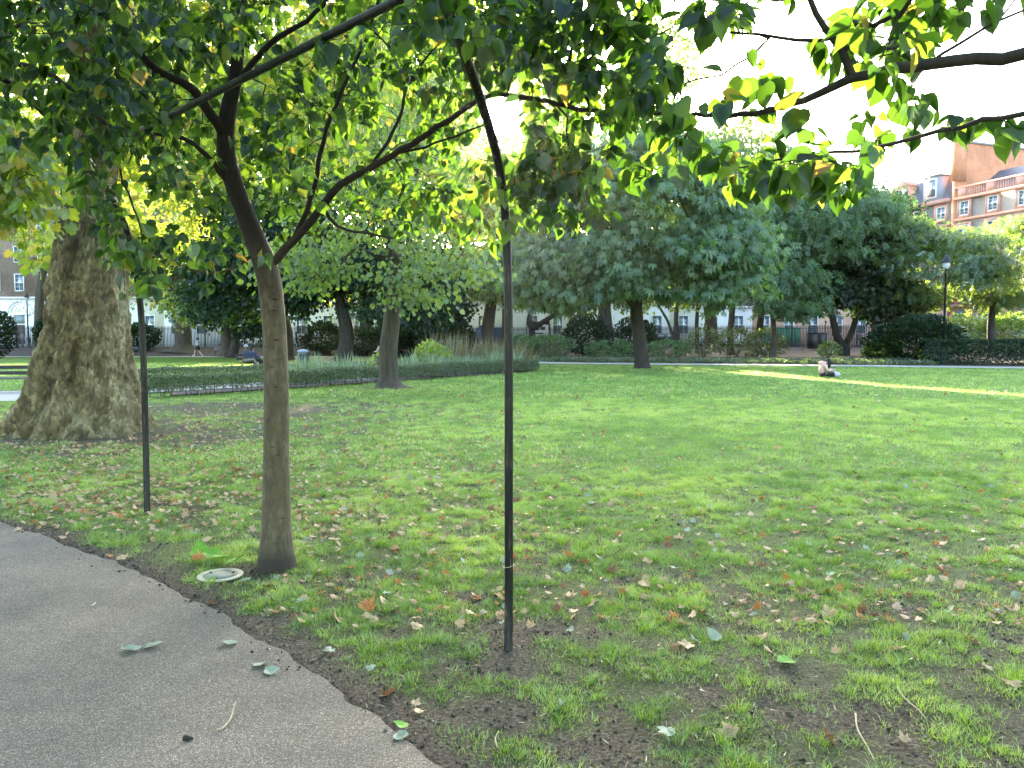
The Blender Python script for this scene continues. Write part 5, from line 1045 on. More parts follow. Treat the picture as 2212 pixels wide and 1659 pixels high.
for sx in (-.5, .5): MB().box((5.6 + sx, -.12, 18.5), (.75, .06, 1.8)).build('window', M['white'], dd)
for sx in (-.5, .5): MB().box((5.6 + sx, -.16, 18.5), (.52, .04, 1.5)).build('pane', M['glass'], dd)
d2 = MB(); d2.box((9.9, .9, 18.75), (2.2, 2.0, 2.8)); d2.box((9.9, .85, 20.2), (2.5, 2.3, .14)); dd = d2.build('dormer', M['lead'], m2)
MB().box((9.9, -.12, 18.8), (1.35, .06, 2.2)).build('window', M['white'], dd); MB().box((9.9, -.16, 18.8), (1.05, .04, 1.9)).build('pane', M['glass'], dd)
for x in (1.5, 4.8, 8.1, 11.2):
    for z, h_ in ((15.8, 1.5), (13.0, 1.9), (10.0, 2.1), (7.0, 2.2)): sash(m2, x, z, 1.2, h_, 0, 'salmon')
    sash(m2, x, 3.2, 1.35, 2.4, -.10, 'peach')

# ------------------------------------------------------------------ street furniture
lp = thing('lamp_post', 'black lamp post with bell-shaped lantern standing at the right by the far path', 'lamp post', (X(2037, 47), 47, 0))
ht = 1.55 + (735 - 548) / F * 47
MB().lathe([(.20, 0), (.20, .08), (.13, .14), (.12, .9), (.15, .95), (.10, 1.05), (.085, 1.1)], n=14).build('base', M['iron'], lp, True)
MB().lathe([(.075, 1.05), (.055, ht - 1.3), (.09, ht - 1.27), (.05, ht - 1.2), (.045, ht - 1.02), (.09, ht - .98)], n=12).build('post', M['iron'], lp, True)
lt = MB().lathe([(.22, ht - .60), (.36, ht - .61), (.37, ht - .585), (.24, ht - .56), (.25, ht - .45), (.19, ht - .43), (.20, ht - .31), (.13, ht - .28), (.13, ht - .19), (.06, ht - .13), (.03, ht - .05), (.035, ht), (.012, ht + .1)], n=20).build('lantern_hood', M['iron'], lp)
M['lampglass'] = mat_simple('opal_glass', (0.55, 0.56, 0.56), 0.15, var=0.02)
MB().lathe([(.05, ht - 1.0), (.16, ht - .92), (.22, ht - .78), (.235, ht - .62), (.2, ht - .55)], n=18).build('globe', M['lampglass'], lp, True)
l2 = copy_tree(lp); l2.location = (X(63, 79), 79, .8); l2['label'] = 'dark lamp post in front of the arched white doorway at far left'; l2.scale = (.9, .9, .82)
for o in (lp, l2): o['group'] = 'park lamp posts'
M['benchwood'] = mat_simple('dark_bench_wood', (0.035, 0.036, 0.035), 0.35, nscale=14)
M['plaque'] = mat_simple('pale_plaque', (0.55, 0.55, 0.5), 0.4)
def bench(label, loc, rz, L_=1.8, plaque=False, group='dark slatted park benches'):
    t = thing('park_bench', label, 'bench', loc, rz, group)     # sits facing -y
    mb = MB()
    for k in range(5): mb.box((0, -.22 + .095 * k, .45 - .006 * k), (L_, .075, .03))
    mb.build('seat', M['benchwood'], t, bevel=.004)
    mb = MB()
    for k in range(2): mb.box((0, .235 + .035 * k, .60 + .17 * k), (L_, .028, .11), rot=Matrix.Rotation(-.2, 3, 'X'))
    o = mb.build('backrest', M['benchwood'], t, bevel=.004)
    if plaque: MB().box((.35, .262, .785), (.3, .02, .06), rot=Matrix.Rotation(-.2, 3, 'X')).build('plaque', M['plaque'], o)
    for k in (-1, 1):
        x = k * (L_ / 2 - .16)
        MB().tube([(x, -.26, .0), (x, .12, .43)], .018, 6).build('leg', M['iron'], t); MB().tube([(x, .30, .0), (x, -.12, .43)], .018, 6).build('leg', M['iron'], t)
        MB().tube([(x, .17, .41), (x, .235, .52), (x, .30, .86)], .016, 6).build('back_support', M['iron'], t)
    MB().tube([(-L_ / 2 + .02, -.2, .42), (L_ / 2 - .02, -.2, .42)], .012, 5).build('stretcher', M['iron'], t)
    return t
gb = G(60, 852)
bench('dark slatted bench cut by the left edge, seen from behind on the middle path', (gb[0] - .75, 22.4, 0), math.pi * 1.03, 2.6, True)
bx_, by_ = X(536, 39.5), 39.5
bench('dark bench on the lawn with a couple sitting on it', (bx_, by_, 0), math.pi / 2 - .1, 1.7)
bench('pale-backed bench by the far railings with one person at its right end', (X(488, 72.8), 72.8, .1), 0, 2.4)
bench('bench beyond the far path just right of the giant plane trunk', (X(277, 72.8), 72.8, .1), 0, 1.8)
bench('dark bench seen through shrubs left of the black cabinet', (X(1706, 66), 66, float(zbed(X(1706, 66), 66)) + .1), 0, 2.6)
M['bin'] = mat_simple('bin_paint', (0.012, 0.022, 0.018), 0.35, nscale=10)
bn = thing('litter_bin', 'dark green domed litter bin on the lawn right of the slender tree', 'bin', (X(655, 42), 42, 0))
mb = MB(); mb.lathe([(.27, 0), (.285, .04), (.285, .78), (.27, .80)], n=22)
for k in range(14): a = k * 2 * math.pi / 14; mb.box((.29 * math.cos(a), .29 * math.sin(a), .42), (.012, .03, .68), rot=a)
mb.build('body', M['bin'], bn)
MB().lathe([(.25, .80), (.25, .90), (.31, .92), (.30, .97), (.2, 1.03), (.0, 1.06)], n=22).build('lid', M['lead'], bn, True)
MB().box((0, -.285, .72), (.3, .02, .13)).build('opening', M['iron'], bn)
b2n = copy_tree(bn); b2n.location = (X(628, 72.6), 72.6, .05); b2n['label'] = 'dark litter bin by the far railings just right of the slender trunk'
for o in (bn, b2n): o['group'] = 'litter bins'
ib = thing('notice_board', 'black framed notice board with a white panel in the shrubbery left of the chestnut', 'sign', (X(1162, 74), 74, .5))
for sx in (-1, 1): MB().box((sx * 1.08, 0, 1.45), (.1, .1, 2.9)).build('post', M['iron'], ib)
mb = MB(); mb.box((0, 0, 2.72), (2.06, .09, .32)); mb.box((0, 0, 1.35), (2.06, .09, .1)); mb.build('frame', M['iron'], ib)
MB().box((0, -.01, 1.98), (2.04, .05, 1.14)).build('panel', M['white'], ib)
M['print'] = mat_simple('print_dark', (0.05, 0.05, 0.06), 0.5); mb = MB()
for x, z, w_, h_ in ((-.62, 2.1, .35, .5), (-.1, 2.2, .45, .4), (.45, 2.22, .5, .35), (.1, 1.72, .9, .12)): mb.box((x, -.045, z), (w_, .012, h_))
mb.build('printed_pictures', M['print'], ib)
cb_ = thing('cabinet', 'large black rectangular cabinet in front of the railings left of the V-forked tree', 'cabinet', (X(1766, 70), 70, .75))
MB().box((0, .3, .75), (1.6, .6, 1.35)).build('body', M['iron'], cb_, bevel=.02); mb = MB(); mb.box((0, .3, 1.46), (1.7, .7, .07)); mb.box((0, .3, .04), (1.7, .7, .08)); mb.build('frame', M['iron'], cb_)
for sx in (-.4, .4): MB().box((sx, -.012, .75), (.74, .02, 1.2)).build('door', M['print'], cb_)
hd = thing('hoarding', 'green panelled hoarding behind the railings left of the bench', 'hoarding', (X(1684, 84), 84, .8)); M['green'] = mat_simple('green_panel', (0.03, 0.20, 0.10), 0.6); mb = MB()
for k in range(6): mb.box((-1.9 + .76 * k, 0, 1.1), (.72, .05, 2.1))
mb.build('panel', M['green'], hd); mb = MB(); mb.box((0, .06, 2.0), (4.6, .08, .1)); mb.box((0, .06, .3), (4.6, .08, .1)); mb.build('rail', M['green'], hd)

# ------------------------------------------------------------------ parked vehicles behind the railings
M['tyre'] = mat_simple('tyre', (0.02, 0.02, 0.02), 0.9); M['rim'] = mat_simple('rim', (0.5, 0.5, 0.5), 0.3, metal=1)
M['taillamp'] = mat_simple('lamp_red', (0.4, 0.02, 0.02), 0.2); M['headlamp'] = mat_simple('lamp_clear', (0.8, 0.8, 0.8), 0.1)
def car(label, cat, loc, rz, paint, van=False, L_=4.3, group=None):
    t = thing('parked_' + ('van' if van else 'car'), label, cat, loc, rz, group); W = 1.8 if not van else 2.0
    h = L_ / 2
    if van: prof = [(-h, .35), (-h, 1.0), (-h + .05, 2.1), (-h + .2, 2.25), (h - 1.5, 2.25), (h - 1.1, 2.1), (h - .65, 1.35), (h - .1, 1.1), (h, .9), (h, .35)]
    else: prof = [(-h, .35), (-h, .75), (-h + .08, .98), (-h + .45, 1.05), (-h + 1.0, 1.42), (-h + 1.3, 1.48), (.35, 1.48), (.8, 1.35), (1.25, 1.0), (h - .15, .88), (h, .7), (h, .35)]
    V, n = [], len(prof)
    for sy, ins in ((-1, .0), (1, .0)):
        for x, z in prof: V.append((x, sy * (W / 2 - max(0, z - .95) * (.22 if not van else .06)), z))
    Fc = [(k, (k + 1) % n, n + (k + 1) % n, n + k) for k in range(n)] + [tuple(range(n))[::-1], tuple(range(n, 2 * n))]
    mesh_obj('body', V, Fc, paint, t).modifiers.new('b', 'BEVEL').width = .03
    for sy in (-1, 1):
        for (xa, xb) in (((-.95, -.1), (0.0, .85)) if not van else ((h - 1.9, h - 1.1),)):
            zt, zb = (1.38, 1.02) if not van else (2.0, 1.4); off = W / 2 - (.22 if not van else .06) * ((zt + zb) / 2 - .95) + .012
            V = [(xa - (0.0), sy * (off + .04), zb), (xb, sy * (off + .04), zb), (xb - .25 if xb > .5 else xb, sy * (off - .04), zt), (xa + (.25 if xa < -.5 else 0), sy * (off - .04), zt)]
            mesh_obj('window', V + [(a, b_ - sy * .03, c) for a, b_, c in V], [(0, 1, 2, 3), (4, 7, 6, 5), (0, 4, 5, 1), (1, 5, 6, 2), (2, 6, 7, 3), (3, 7, 4, 0)], M['glass'], t)
    for sx in (-1, 1):
        for sy in (-1, 1):
            mb = MB(); mb.tube([(sx * (h - .8), sy * (W / 2 - .2), .33), (sx * (h - .8), sy * (W / 2 + .02), .33)], .33, 18); wv = mb.build('wheel', M['tyre'], t)
            MB().tube([(sx * (h - .8), sy * (W / 2 + .0), .33), (sx * (h - .8), sy * (W / 2 + .035), .33)], .2, 12).build('rim', M['rim'], wv)
    for sy in (-1, 1):
        MB().box((h + .005, sy * .62, .72), (.04, .34, .14)).build('headlight', M['headlamp'], t); MB().box((-h - .005, sy * .68, .8), (.04, .26, .16)).build('taillight', M['taillamp'], t)
    return t
pw, pb, ps, pd = mat_simple('paint_white', (.75, .75, .77), .25, var=.02), mat_simple('paint_blue', (.03, .12, .42), .25, var=.02), mat_simple('paint_silver', (.42, .44, .48), .25, var=.02), mat_simple('paint_dark', (.03, .035, .05), .2, var=.02)
GRP = 'vehicles parked beyond the railings'
for lab, u, d, rz, p_, van in (('bright blue van parked behind the railings left of the centre hoop', 1072, 92 - 2.2, 0, pb, True), ('white van parked behind the railings by the pale forked trunk', 1255, 90, 0, pw, True), ('dark blue car behind the railings right of the chestnut trunk', 1432, 88, 0, pd, False),
                               ('white car behind the railings left of the slender trunk', 555, 89.5, 0, pw, False), ('silver car behind the railings between bin and flared dark tree', 690, 89.5, 0, ps, False), ('silver car parked beyond the thin trunks', 1540, 87.5, 0, ps, False), ('white van parked beyond the dark bush left of the lamp', 1995, 75.5, -.35, pw, True), ('silver car parked behind the lamp post', 2075, 72.5, -.4, ps, False), ('white car parked beyond the straight pale trunk', 1620, 87, 0, pw, False)):
    car(lab, 'van' if van else 'car', (X(u, d), d, .8), rz, p_, van, 4.9 if van else 4.2, GRP)

# ------------------------------------------------------------------ people
M['skin_d'] = mat_simple('dark_skin', (0.12, 0.065, 0.04), 0.5, var=.03); M['skin_l'] = mat_simple('light_skin', (0.52, 0.31, 0.23), 0.5, var=.03); M['skin_m'] = mat_simple('tan_skin', (0.33, 0.19, 0.13), 0.5, var=.03)
def cloth(name, c): return mat_simple(name, c, .85, var=.08, nscale=9)
CLOTH = dict(pink=cloth('pink_fleece', (.70, .44, .40)), black=cloth('black_cloth', (.018, .018, .022)), navy=cloth('navy_cloth', (.035, .045, .08)), grey=cloth('grey_cloth', (.25, .25, .25)), taupe=cloth('taupe_cloth', (.22, .19, .16)), white=cloth('white_cloth', (.72, .72, .76)), jeans=cloth('pale_denim', (.30, .38, .50)), lilac=cloth('lilac_cloth', (.50, .50, .66)), hair=cloth('black_hair', (.012, .010, .009)), brown=cloth('brown_hair', (.06, .035, .02)), blue=cloth('blue_denim', (.09, .13, .22)), greycap=cloth('grey_knit', (.33, .34, .36)), shoe=cloth('shoe', (.6, .6, .6)), bag=cloth('grey_bag', (.45, .45, .48)))
def skin_mesh(name, verts, edges, mat, parent, sub=1):
    me = bpy.data.meshes.new(name); me.from_pydata([v[:3] for v in verts], edges, []); me.materials.append(mat); o = bpy.data.objects.new(name, me); COL.objects.link(o); o.parent = parent
    s = o.modifiers.new('skin', 'SKIN'); s.use_smooth_shade = True
    if not me.skin_vertices: 
        bpy.context.view_layer.objects.active = o
    for i, v in enumerate(verts):
        sv = me.skin_vertices[0].data[i]; r = v[3]; sv.radius = (r, v[4] if len(v) > 4 else r); sv.use_root = (i == 0)
    if sub: m_ = o.modifiers.new('sub', 'SUBSURF'); m_.levels = m_.render_levels = sub
    return o
def blob(name, c, r, mat, parent, sq=(1, 1, 1)):
    mb = MB(); n, m_ = 14, 9; prof = [(r * math.sin(math.pi * k / m_), -r * math.cos(math.pi * k / m_)) for k in range(m_ + 1)]
    mb.lathe(prof, n=n); mb.V = [(x * sq[0] + c[0], y * sq[1] + c[1], z * sq[2] + c[2]) for x, y, z in mb.V]; return mb.build(name, mat, parent, True)
STAND = dict(pel=(0, 0, .95), che=(0, 0, 1.25), nek=(0, 0, 1.46), hea=(.02, 0, 1.62), sh=(0, .19, 1.40), el=(.02, .25, 1.13), ha=(.08, .24, .88), hip=(0, .09, .90), kn=(.03, .10, .50), an=(0, .10, .08), to=(.17, .11, .04))
SIT = dict(pel=(0, 0, .55), che=(-.03, 0, .86), nek=(0, 0, 1.07), hea=(.04, 0, 1.23), sh=(-.02, .19, 1.01), el=(.08, .25, .76), ha=(.32, .13, .68), hip=(.02, .10, .53), kn=(.45, .11, .53), an=(.42, .11, .09), to=(.58, .12, .05))
FLOOR = dict(pel=(0, 0, .13), che=(.07, 0, .42), nek=(.19, 0, .60), hea=(.32, 0, .66), sh=(.10, .17, .53), el=(.22, .21, .29), ha=(.46, .07, .33), hip=(.05, .10, .12), kn=(.48, .24, .17), an=(.40, -.08, .08), to=(.52, -.16, .07))
def mir(d, over=None):
    r = {}
    for k, v in d.items():
        if k in ('pel', 'che', 'nek', 'hea'): r[k] = v
        else: r[k + 'L'] = v; r[k + 'R'] = (v[0], -v[1], v[2])
    r.update(over or {}); return r
def person(label, loc, rz, j, top, legs, hair, skin, shorts=False, hat=None, longhair=False, shoe='shoe', skirt=False):
    t = thing('person', label, 'person', loc, rz)
    V, E = [], []
    def v(p, r, r2=None): V.append((*p, r, r2 or r)); return len(V) - 1
    def ch(a, b_): E.append((a, b_)); return b_
    mid = lambda a, b_, f=.5: tuple(a[i] * (1 - f) + b_[i] * f for i in range(3))
    pe = v(j['pel'], .11, .14); cc = ch(pe, v(mid(j['pel'], j['che'], .7), .11, .13)); c2 = ch(cc, v(j['che'], .12, .14)); nk = ch(c2, v(j['nek'], .055)); he = np.array(j['hea']); nkp = np.array(j['nek']); up = (he - nkp) / np.linalg.norm(he - nkp)
    f1 = ch(nk, v(tuple(he - up * .07), .07)); f2 = ch(f1, v(tuple(he), .088)); ch(f2, v(tuple(he + up * .08), .07))
    for s in 'LR':
        a = ch(c2, v(j['sh' + s], .055)); b_ = ch(a, v(j['el' + s], .042)); h_ = ch(b_, v(j['ha' + s], .03)); hv = np.array(j['ha' + s]); d = hv - np.array(j['el' + s]); d /= np.linalg.norm(d)
        pm = ch(h_, v(tuple(hv + d * .07), .034, .018)); sd = np.cross(d, [0, 0, 1]); sd /= np.linalg.norm(sd) + 1e-6
        for q, ln in ((-.028, .065), (-.010, .08), (.010, .075), (.028, .06)): e1 = ch(pm, v(tuple(hv + d * .10 + sd * q * 1.1), .010)); ch(e1, v(tuple(hv + d * (.10 + ln) + sd * q * 1.3 + np.array([0, 0, -.02])), .008))
        ch(h_, v(tuple(hv + d * .07 + sd * .055), .011))
        a = ch(pe, v(j['hip' + s], .085)); b_ = ch(a, v(j['kn' + s], .056)); c_ = ch(b_, v(j['an' + s], .038)); ch(c_, v(j['to' + s], .035))
    skin_mesh('body', V, E, skin, t)
    V, E = [], []; pe = v(mid(j['pel'], j['che'], .05), .135 if j['pel'][2] > .3 else .15, .165); cc = ch(pe, v(mid(j['pel'], j['che'], .6), .13, .155)); c2 = ch(cc, v(j['che'], .14, .165)); ch(c2, v(mid(j['che'], j['nek'], .75), .075))
    for s in 'LR': a = ch(c2, v(j['sh' + s], .072)); b_ = ch(a, v(j['el' + s], .058)); ch(b_, v(mid(j['el' + s], j['ha' + s], .9), .043))
    skin_mesh('top', V, E, CLOTH[top], t)
    V, E = [], []; pe = v(j['pel'], .135 if j['pel'][2] > .3 else .10, .16 if j['pel'][2] > .3 else .12)
    for s in 'LR':
        a = ch(pe, v(j['hip' + s], .102)); 
        if shorts: ch(a, v(mid(j['hip' + s], j['kn' + s], .8), .085))
        else: b_ = ch(a, v(j['kn' + s], .072)); ch(b_, v(mid(j['kn' + s], j['an' + s], .95), .055))
    skin_mesh('trousers' if not shorts else 'shorts', V, E, CLOTH[legs], t)
    for s in 'LR': q = mid(j['an' + s], j['to' + s], .5); MB().tube([(j['an' + s][0] - .05, j['an' + s][1], j['an' + s][2] - .02), q, j['to' + s]], [.045, .05, .038], 8).build('shoe', CLOTH[shoe], t, True)
    bk = np.array([-.02, 0, .03])
    if hat: blob('hat', he + bk + [0, 0, .015], .112, CLOTH[hat], t, (1.05, .95, .85))
    else: blob('hair', he + bk, .112, CLOTH[hair], t, (1.0, .95, 1.0))
    if longhair:
        o = MB().tube([he + [-.05, 0, .06], he + [-.07, 0, -.08], nkp + [-.05, .0, -.05], nkp + [-.03, .04, -.22]], [.09, .095, .085, .03], 9).build('hair', CLOTH[hair], t, True)
    return t
gw = G(1783, 816); 
w_ = person('person sitting cross-legged on the lawn in a pink hoodie, head bowed over a phone', (gw[0] - .2, gw[1], .02), -.1, mir(FLOOR, dict(anR=(.36, .10, .08), toR=(.46, .2, .07))), 'pink', 'black', 'hair', M['skin_l'], shoe='black')
MB().tube([(.28, -.07, .74), (.33, -.09, .62), (.30, -.10, .48), (.27, -.10, .33)], [.07, .075, .06, .02], 9).build('hair', CLOTH['hair'], w_, True)
MB().tube([(-.02, 0, .50), (.02, 0, .60), (.10, 0, .63)], [.09, .11, .07], 10).build('hood', CLOTH['pink'], w_, True)
ph = thing('phone', 'dark phone held by the person sitting on the lawn', 'phone', (gw[0] + .33, gw[1] - .03, .42), -.1); MB().box((0, 0, 0), (.012, .075, .15), rot=Matrix.Rotation(1.0, 3, 'Y')).build('body', M['iron'], ph, bevel=.004)
bg_ = thing('bag', 'pale bag lying on the grass beside the knees of the seated person', 'bag', (gw[0] + .52, gw[1] + .3, 0), .2); blob('body', (0, 0, .12), .2, CLOTH['bag'], bg_, (1.2, .8, .62)); MB().tube([(-.12, 0, .2), (-.06, 0, .3), (.06, 0, .3), (.12, 0, .2)], .012, 6).build('handle', CLOTH['bag'], bg_)
person('person in dark jacket and grey knit hat at the near end of the lawn bench', (bx_ + .02, by_ - .38, -.02), -.1, mir(SIT, dict(knR=(.44, -.06, .60), anR=(.62, .08, .26), toR=(.76, .10, .24), haL=(.42, .06, .66), haR=(.44, -.04, .67))), 'navy', 'taupe', 'hair', M['skin_d'], hat='greycap', shoe='black')
person('long-haired person in a dark coat at the far end of the lawn bench', (bx_ + .12, by_ + .38, -.02), -.1, mir(SIT, dict(haL=(.48, .05, .64), haR=(.46, -.06, .66))), 'navy', 'black', 'hair', M['skin_m'], longhair=True, shoe='black')
person('person in black top and pale jeans sitting at the right end of the far bench', (X(514, 72.8), 72.8, .10), -math.pi / 2, mir(SIT), 'black', 'jeans', 'hair', M['skin_m'], longhair=True)
person('jogger in lilac top and dark shorts striding left along the far path', (X(428, 67.5), 67.5, .03), math.pi, mir(STAND, dict(knL=(.22, .10, .56), anL=(.30, .10, .18), toL=(.46, .1, .14), knR=(-.10, -.10, .50), anR=(-.38, -.1, .14), toR=(-.28, -.1, .04), haL=(.18, .22, 1.16), elL=(-.12, .24, 1.12), elR=(.02, -.26, 1.12), haR=(.26, -.18, 1.2))), 'lilac', 'black', 'hair', M['skin_l'], shorts=True)
person('person in a white shirt sitting behind the mid-sized tree trunk', (X(818, 58), 58, -.02), math.pi, mir(SIT), 'white', 'black', 'hair', M['skin_l'])
bench('bench behind the mid-sized tree with a white-shirted person', (X(818, 58), 58, 0), -math.pi / 2, 1.6)
for lab, u, d, rz, tp_, lg, hr, sk_, lh in (('pedestrian in a white top and black skirt-like trousers before the arched doorway', 64, 85.5, 0.3, 'white', 'black', 'brown', 'skin_l', True), ('pedestrian in a grey top at the left of the doorway group', 50, 86.5, 1.2, 'grey', 'blue', 'brown', 'skin_l', False), ('pedestrian in dark clothes at the right of the doorway group', 77, 86, 2.5, 'navy', 'black', 'hair', 'skin_m', False),
                                        ('dark-clad pedestrian beyond the railings just left of the slender trunk', 622, 88.5, 0, 'navy', 'black', 'hair', 'skin_m', False), ('second dark-clad pedestrian walking beyond the railings near the slender trunk', 641, 88.5, 0.2, 'black', 'black', 'hair', 'skin_m', True), ('lone pedestrian in navy beyond the railings right of the V-forked tree', 1851, 80, 3.1, 'navy', 'navy', 'hair', 'skin_m', False)):
    person(lab, (X(u, d), d, .8), rz, mir(STAND, dict(knL=(.14, .1, .5), anL=(.12, .1, .09), toL=(.28, .1, .05), anR=(-.2, -.1, .12), toR=(-.06, -.1, .05))), tp_, lg, hr, M[sk_], longhair=lh, shoe='black')

# ------------------------------------------------------------------ small things on the ground
gl = G(476, 1247); t = thing('ground_cover_lid', 'round cream plastic lid with three bolts set in the soil beside the slender trunk', 'lid', (gl[0], gl[1], .012))
M['cream'] = mat_simple('weathered_cream_plastic', (0.50, 0.46, 0.35), 0.6, c2=(0.32, 0.31, 0.25), nscale=9); M['lidg'] = mat_simple('lid_centre', (0.30, 0.31, 0.26), 0.6, c2=(0.18, 0.19, 0.16), nscale=12)
MB().lathe([(.144, 0), (.145, .004), (.138, .008), (.112, .008), (.108, .006)], n=40).build('rim', M['cream'], t, True); MB().lathe([(.108, .006), (.0, .0065)], n=40).build('disc', M['lidg'], t)
for k in range(3): a = .6 + k * 2.1; MB().lathe([(.010, 0), (.010, .006), (0, .008)], (.085 * math.cos(a), .085 * math.sin(a), .006), 8).build('bolt', M['iron'], t)
def mat_dead(name, cols):
    m, n, out = newmat(name); v = coords(n); nz = noise(n, 9, 5, .6, v); r = ramp(n, cols, nz.outputs[0]); d = n.nodes.new('ShaderNodeBsdfPrincipled'); d.inputs['Roughness'].default_value = .6; t_ = n.nodes.new('ShaderNodeBsdfTranslucent')
    n.links.new(r.outputs[0], d.inputs['Base Color']); n.links.new(r.outputs[0], t_.inputs[0]); a = n.nodes.new('ShaderNodeMixShader'); a.inputs[0].default_value = .25; n.links.new(d.outputs[0], a.inputs[1]); n.links.new(t_.outputs[0], a.inputs[2]); n.links.new(a.outputs[0], out.inputs[0]); return m
DM = dict(tan=mat_dead('dead_tan', [(.3, (.36, .22, .11)), (.7, (.62, .46, .28))]), orange=mat_dead('dead_orange', [(.3, (.30, .10, .03)), (.7, (.62, .28, .07))]), brown=mat_dead('dead_brown', [(.3, (.12, .055, .025)), (.7, (.30, .15, .07))]),
          pale=mat_dead('pale_underside', [(.3, (.20, .26, .18)), (.7, (.38, .44, .33))]), green=mat_dead('fresh_green', [(.3, (.10, .26, .02)), (.7, (.22, .46, .04))]))
def curled(tm, curl, seed):
    r = random.Random(seed); a, b_ = r.uniform(.5, 1.6), r.uniform(-.8, .8); V = []
    for x, y, z in tm[0]: V.append((x, y, z * .6 + curl * (x * x * a + y * y * .8 + b_ * x * y) + .04 * math.sin(7 * x + seed) + .03 * math.cos(9 * y)))
    return V, tm[1]
protos = {}
def fallen(kind, colr, seed, loc, rz, s, label, group, tilt=(0, 0)):
    key = (kind, colr, seed)
    if key not in protos:
        tmv = curled(tm_maple(.15, seed) if kind == 'maple' else tm_heart(), [.25, .7, 1.1, .45][seed % 4], seed); me = bpy.data.meshes.new('fallen_leaf'); V = np.array(tmv[0]); V[:, 2] -= V[:, 2].min(); V[:, 1] -= .3
        me.from_pydata([tuple(v) for v in V], [], tmv[1]); me.materials.append(DM[colr]); protos[key] = me
    o = bpy.data.objects.new('fallen_leaf', protos[key]); COL.objects.link(o); o.location = loc; o.rotation_euler = (tilt[0], tilt[1], rz); o.scale = (s, s, s); tag(o, label, 'leaf', group); return o
WORDS = dict(tan='tan plane leaf', orange='orange-brown plane leaf', brown='dark brown curled plane leaf', pale='pale grey-green leaf', green='fresh green leaf')
def zone(x, y):
    u, v_ = proj((x, y, 0)); u, v_ = u[0], v_[0]
    if v_ < 1120 and u < 560: return 'under the giant plane'
    if u < 560: return 'near the path at left'
    if u < 1090: return 'between slender tree and centre hoop' if v_ > 1050 else 'on the middle lawn left of the centre hoop'
    if v_ > 1330: return 'on worn soil right of the centre hoop'
    if u > 1650: return 'on the right-hand lawn'
    return 'on the lawn just right of the centre hoop'
NL = 0; tries = 0
while NL < 268:
    tries += 1; r_ = RS.rand()
    if r_ < .40: u, v_ = RS.uniform(0, 640), RS.uniform(935, 1120)
    elif r_ < .85: u, v_ = RS.uniform(560, 2212), RS.triangular(960, 1130, 1420)
    else: u, v_ = RS.uniform(250, 2212), RS.uniform(1150, 1650)
    p = G(u, v_)
    if in_poly(np.array([p[0]]), np.array([p[1]]), NP_POLY)[0] or np.hypot(p[0] + 6.9, p[1] - 12.6) < 1.35: continue
    cl = RS.choice(['tan', 'orange', 'brown', 'pale'], p=[.46, .2, .24, .1] if u > 560 else [.62, .12, .2, .06]); kd = 'heart' if cl == 'pale' and RS.rand() < .6 else 'maple'
    zn = zone(p[0], p[1]); sd = int(RS.randint(0, 4)); s = RS.uniform(.05, .105) if kd == 'maple' else RS.uniform(.04, .07)
    cw = ('flat', 'half-curled', 'tightly curled', 'cupped')[sd]; zw = 'small ' if s < .065 else 'large ' if s > .09 else ''; wd_ = (zw + cw + ' ' + WORDS[cl]).replace('curled dark brown curled', 'curled dark brown').replace('flat dark brown curled', 'flat dark brown').replace('cupped dark brown curled', 'cupped dark brown')
    fallen(kd, cl, sd, (p[0], p[1], float(gheight(np.array([p[0]]), np.array([p[1]]))[0]) + .012), RS.uniform(0, 6.28), s, wd_ + (' fallen ' if len((wd_ + zn).replace('-', ' ').split()) < 15 else ' ') + zn, WORDS[cl].replace('leaf', 'leaves') + ' ' + zn, (RS.normal(0, .4), RS.normal(0, .4))); NL += 1
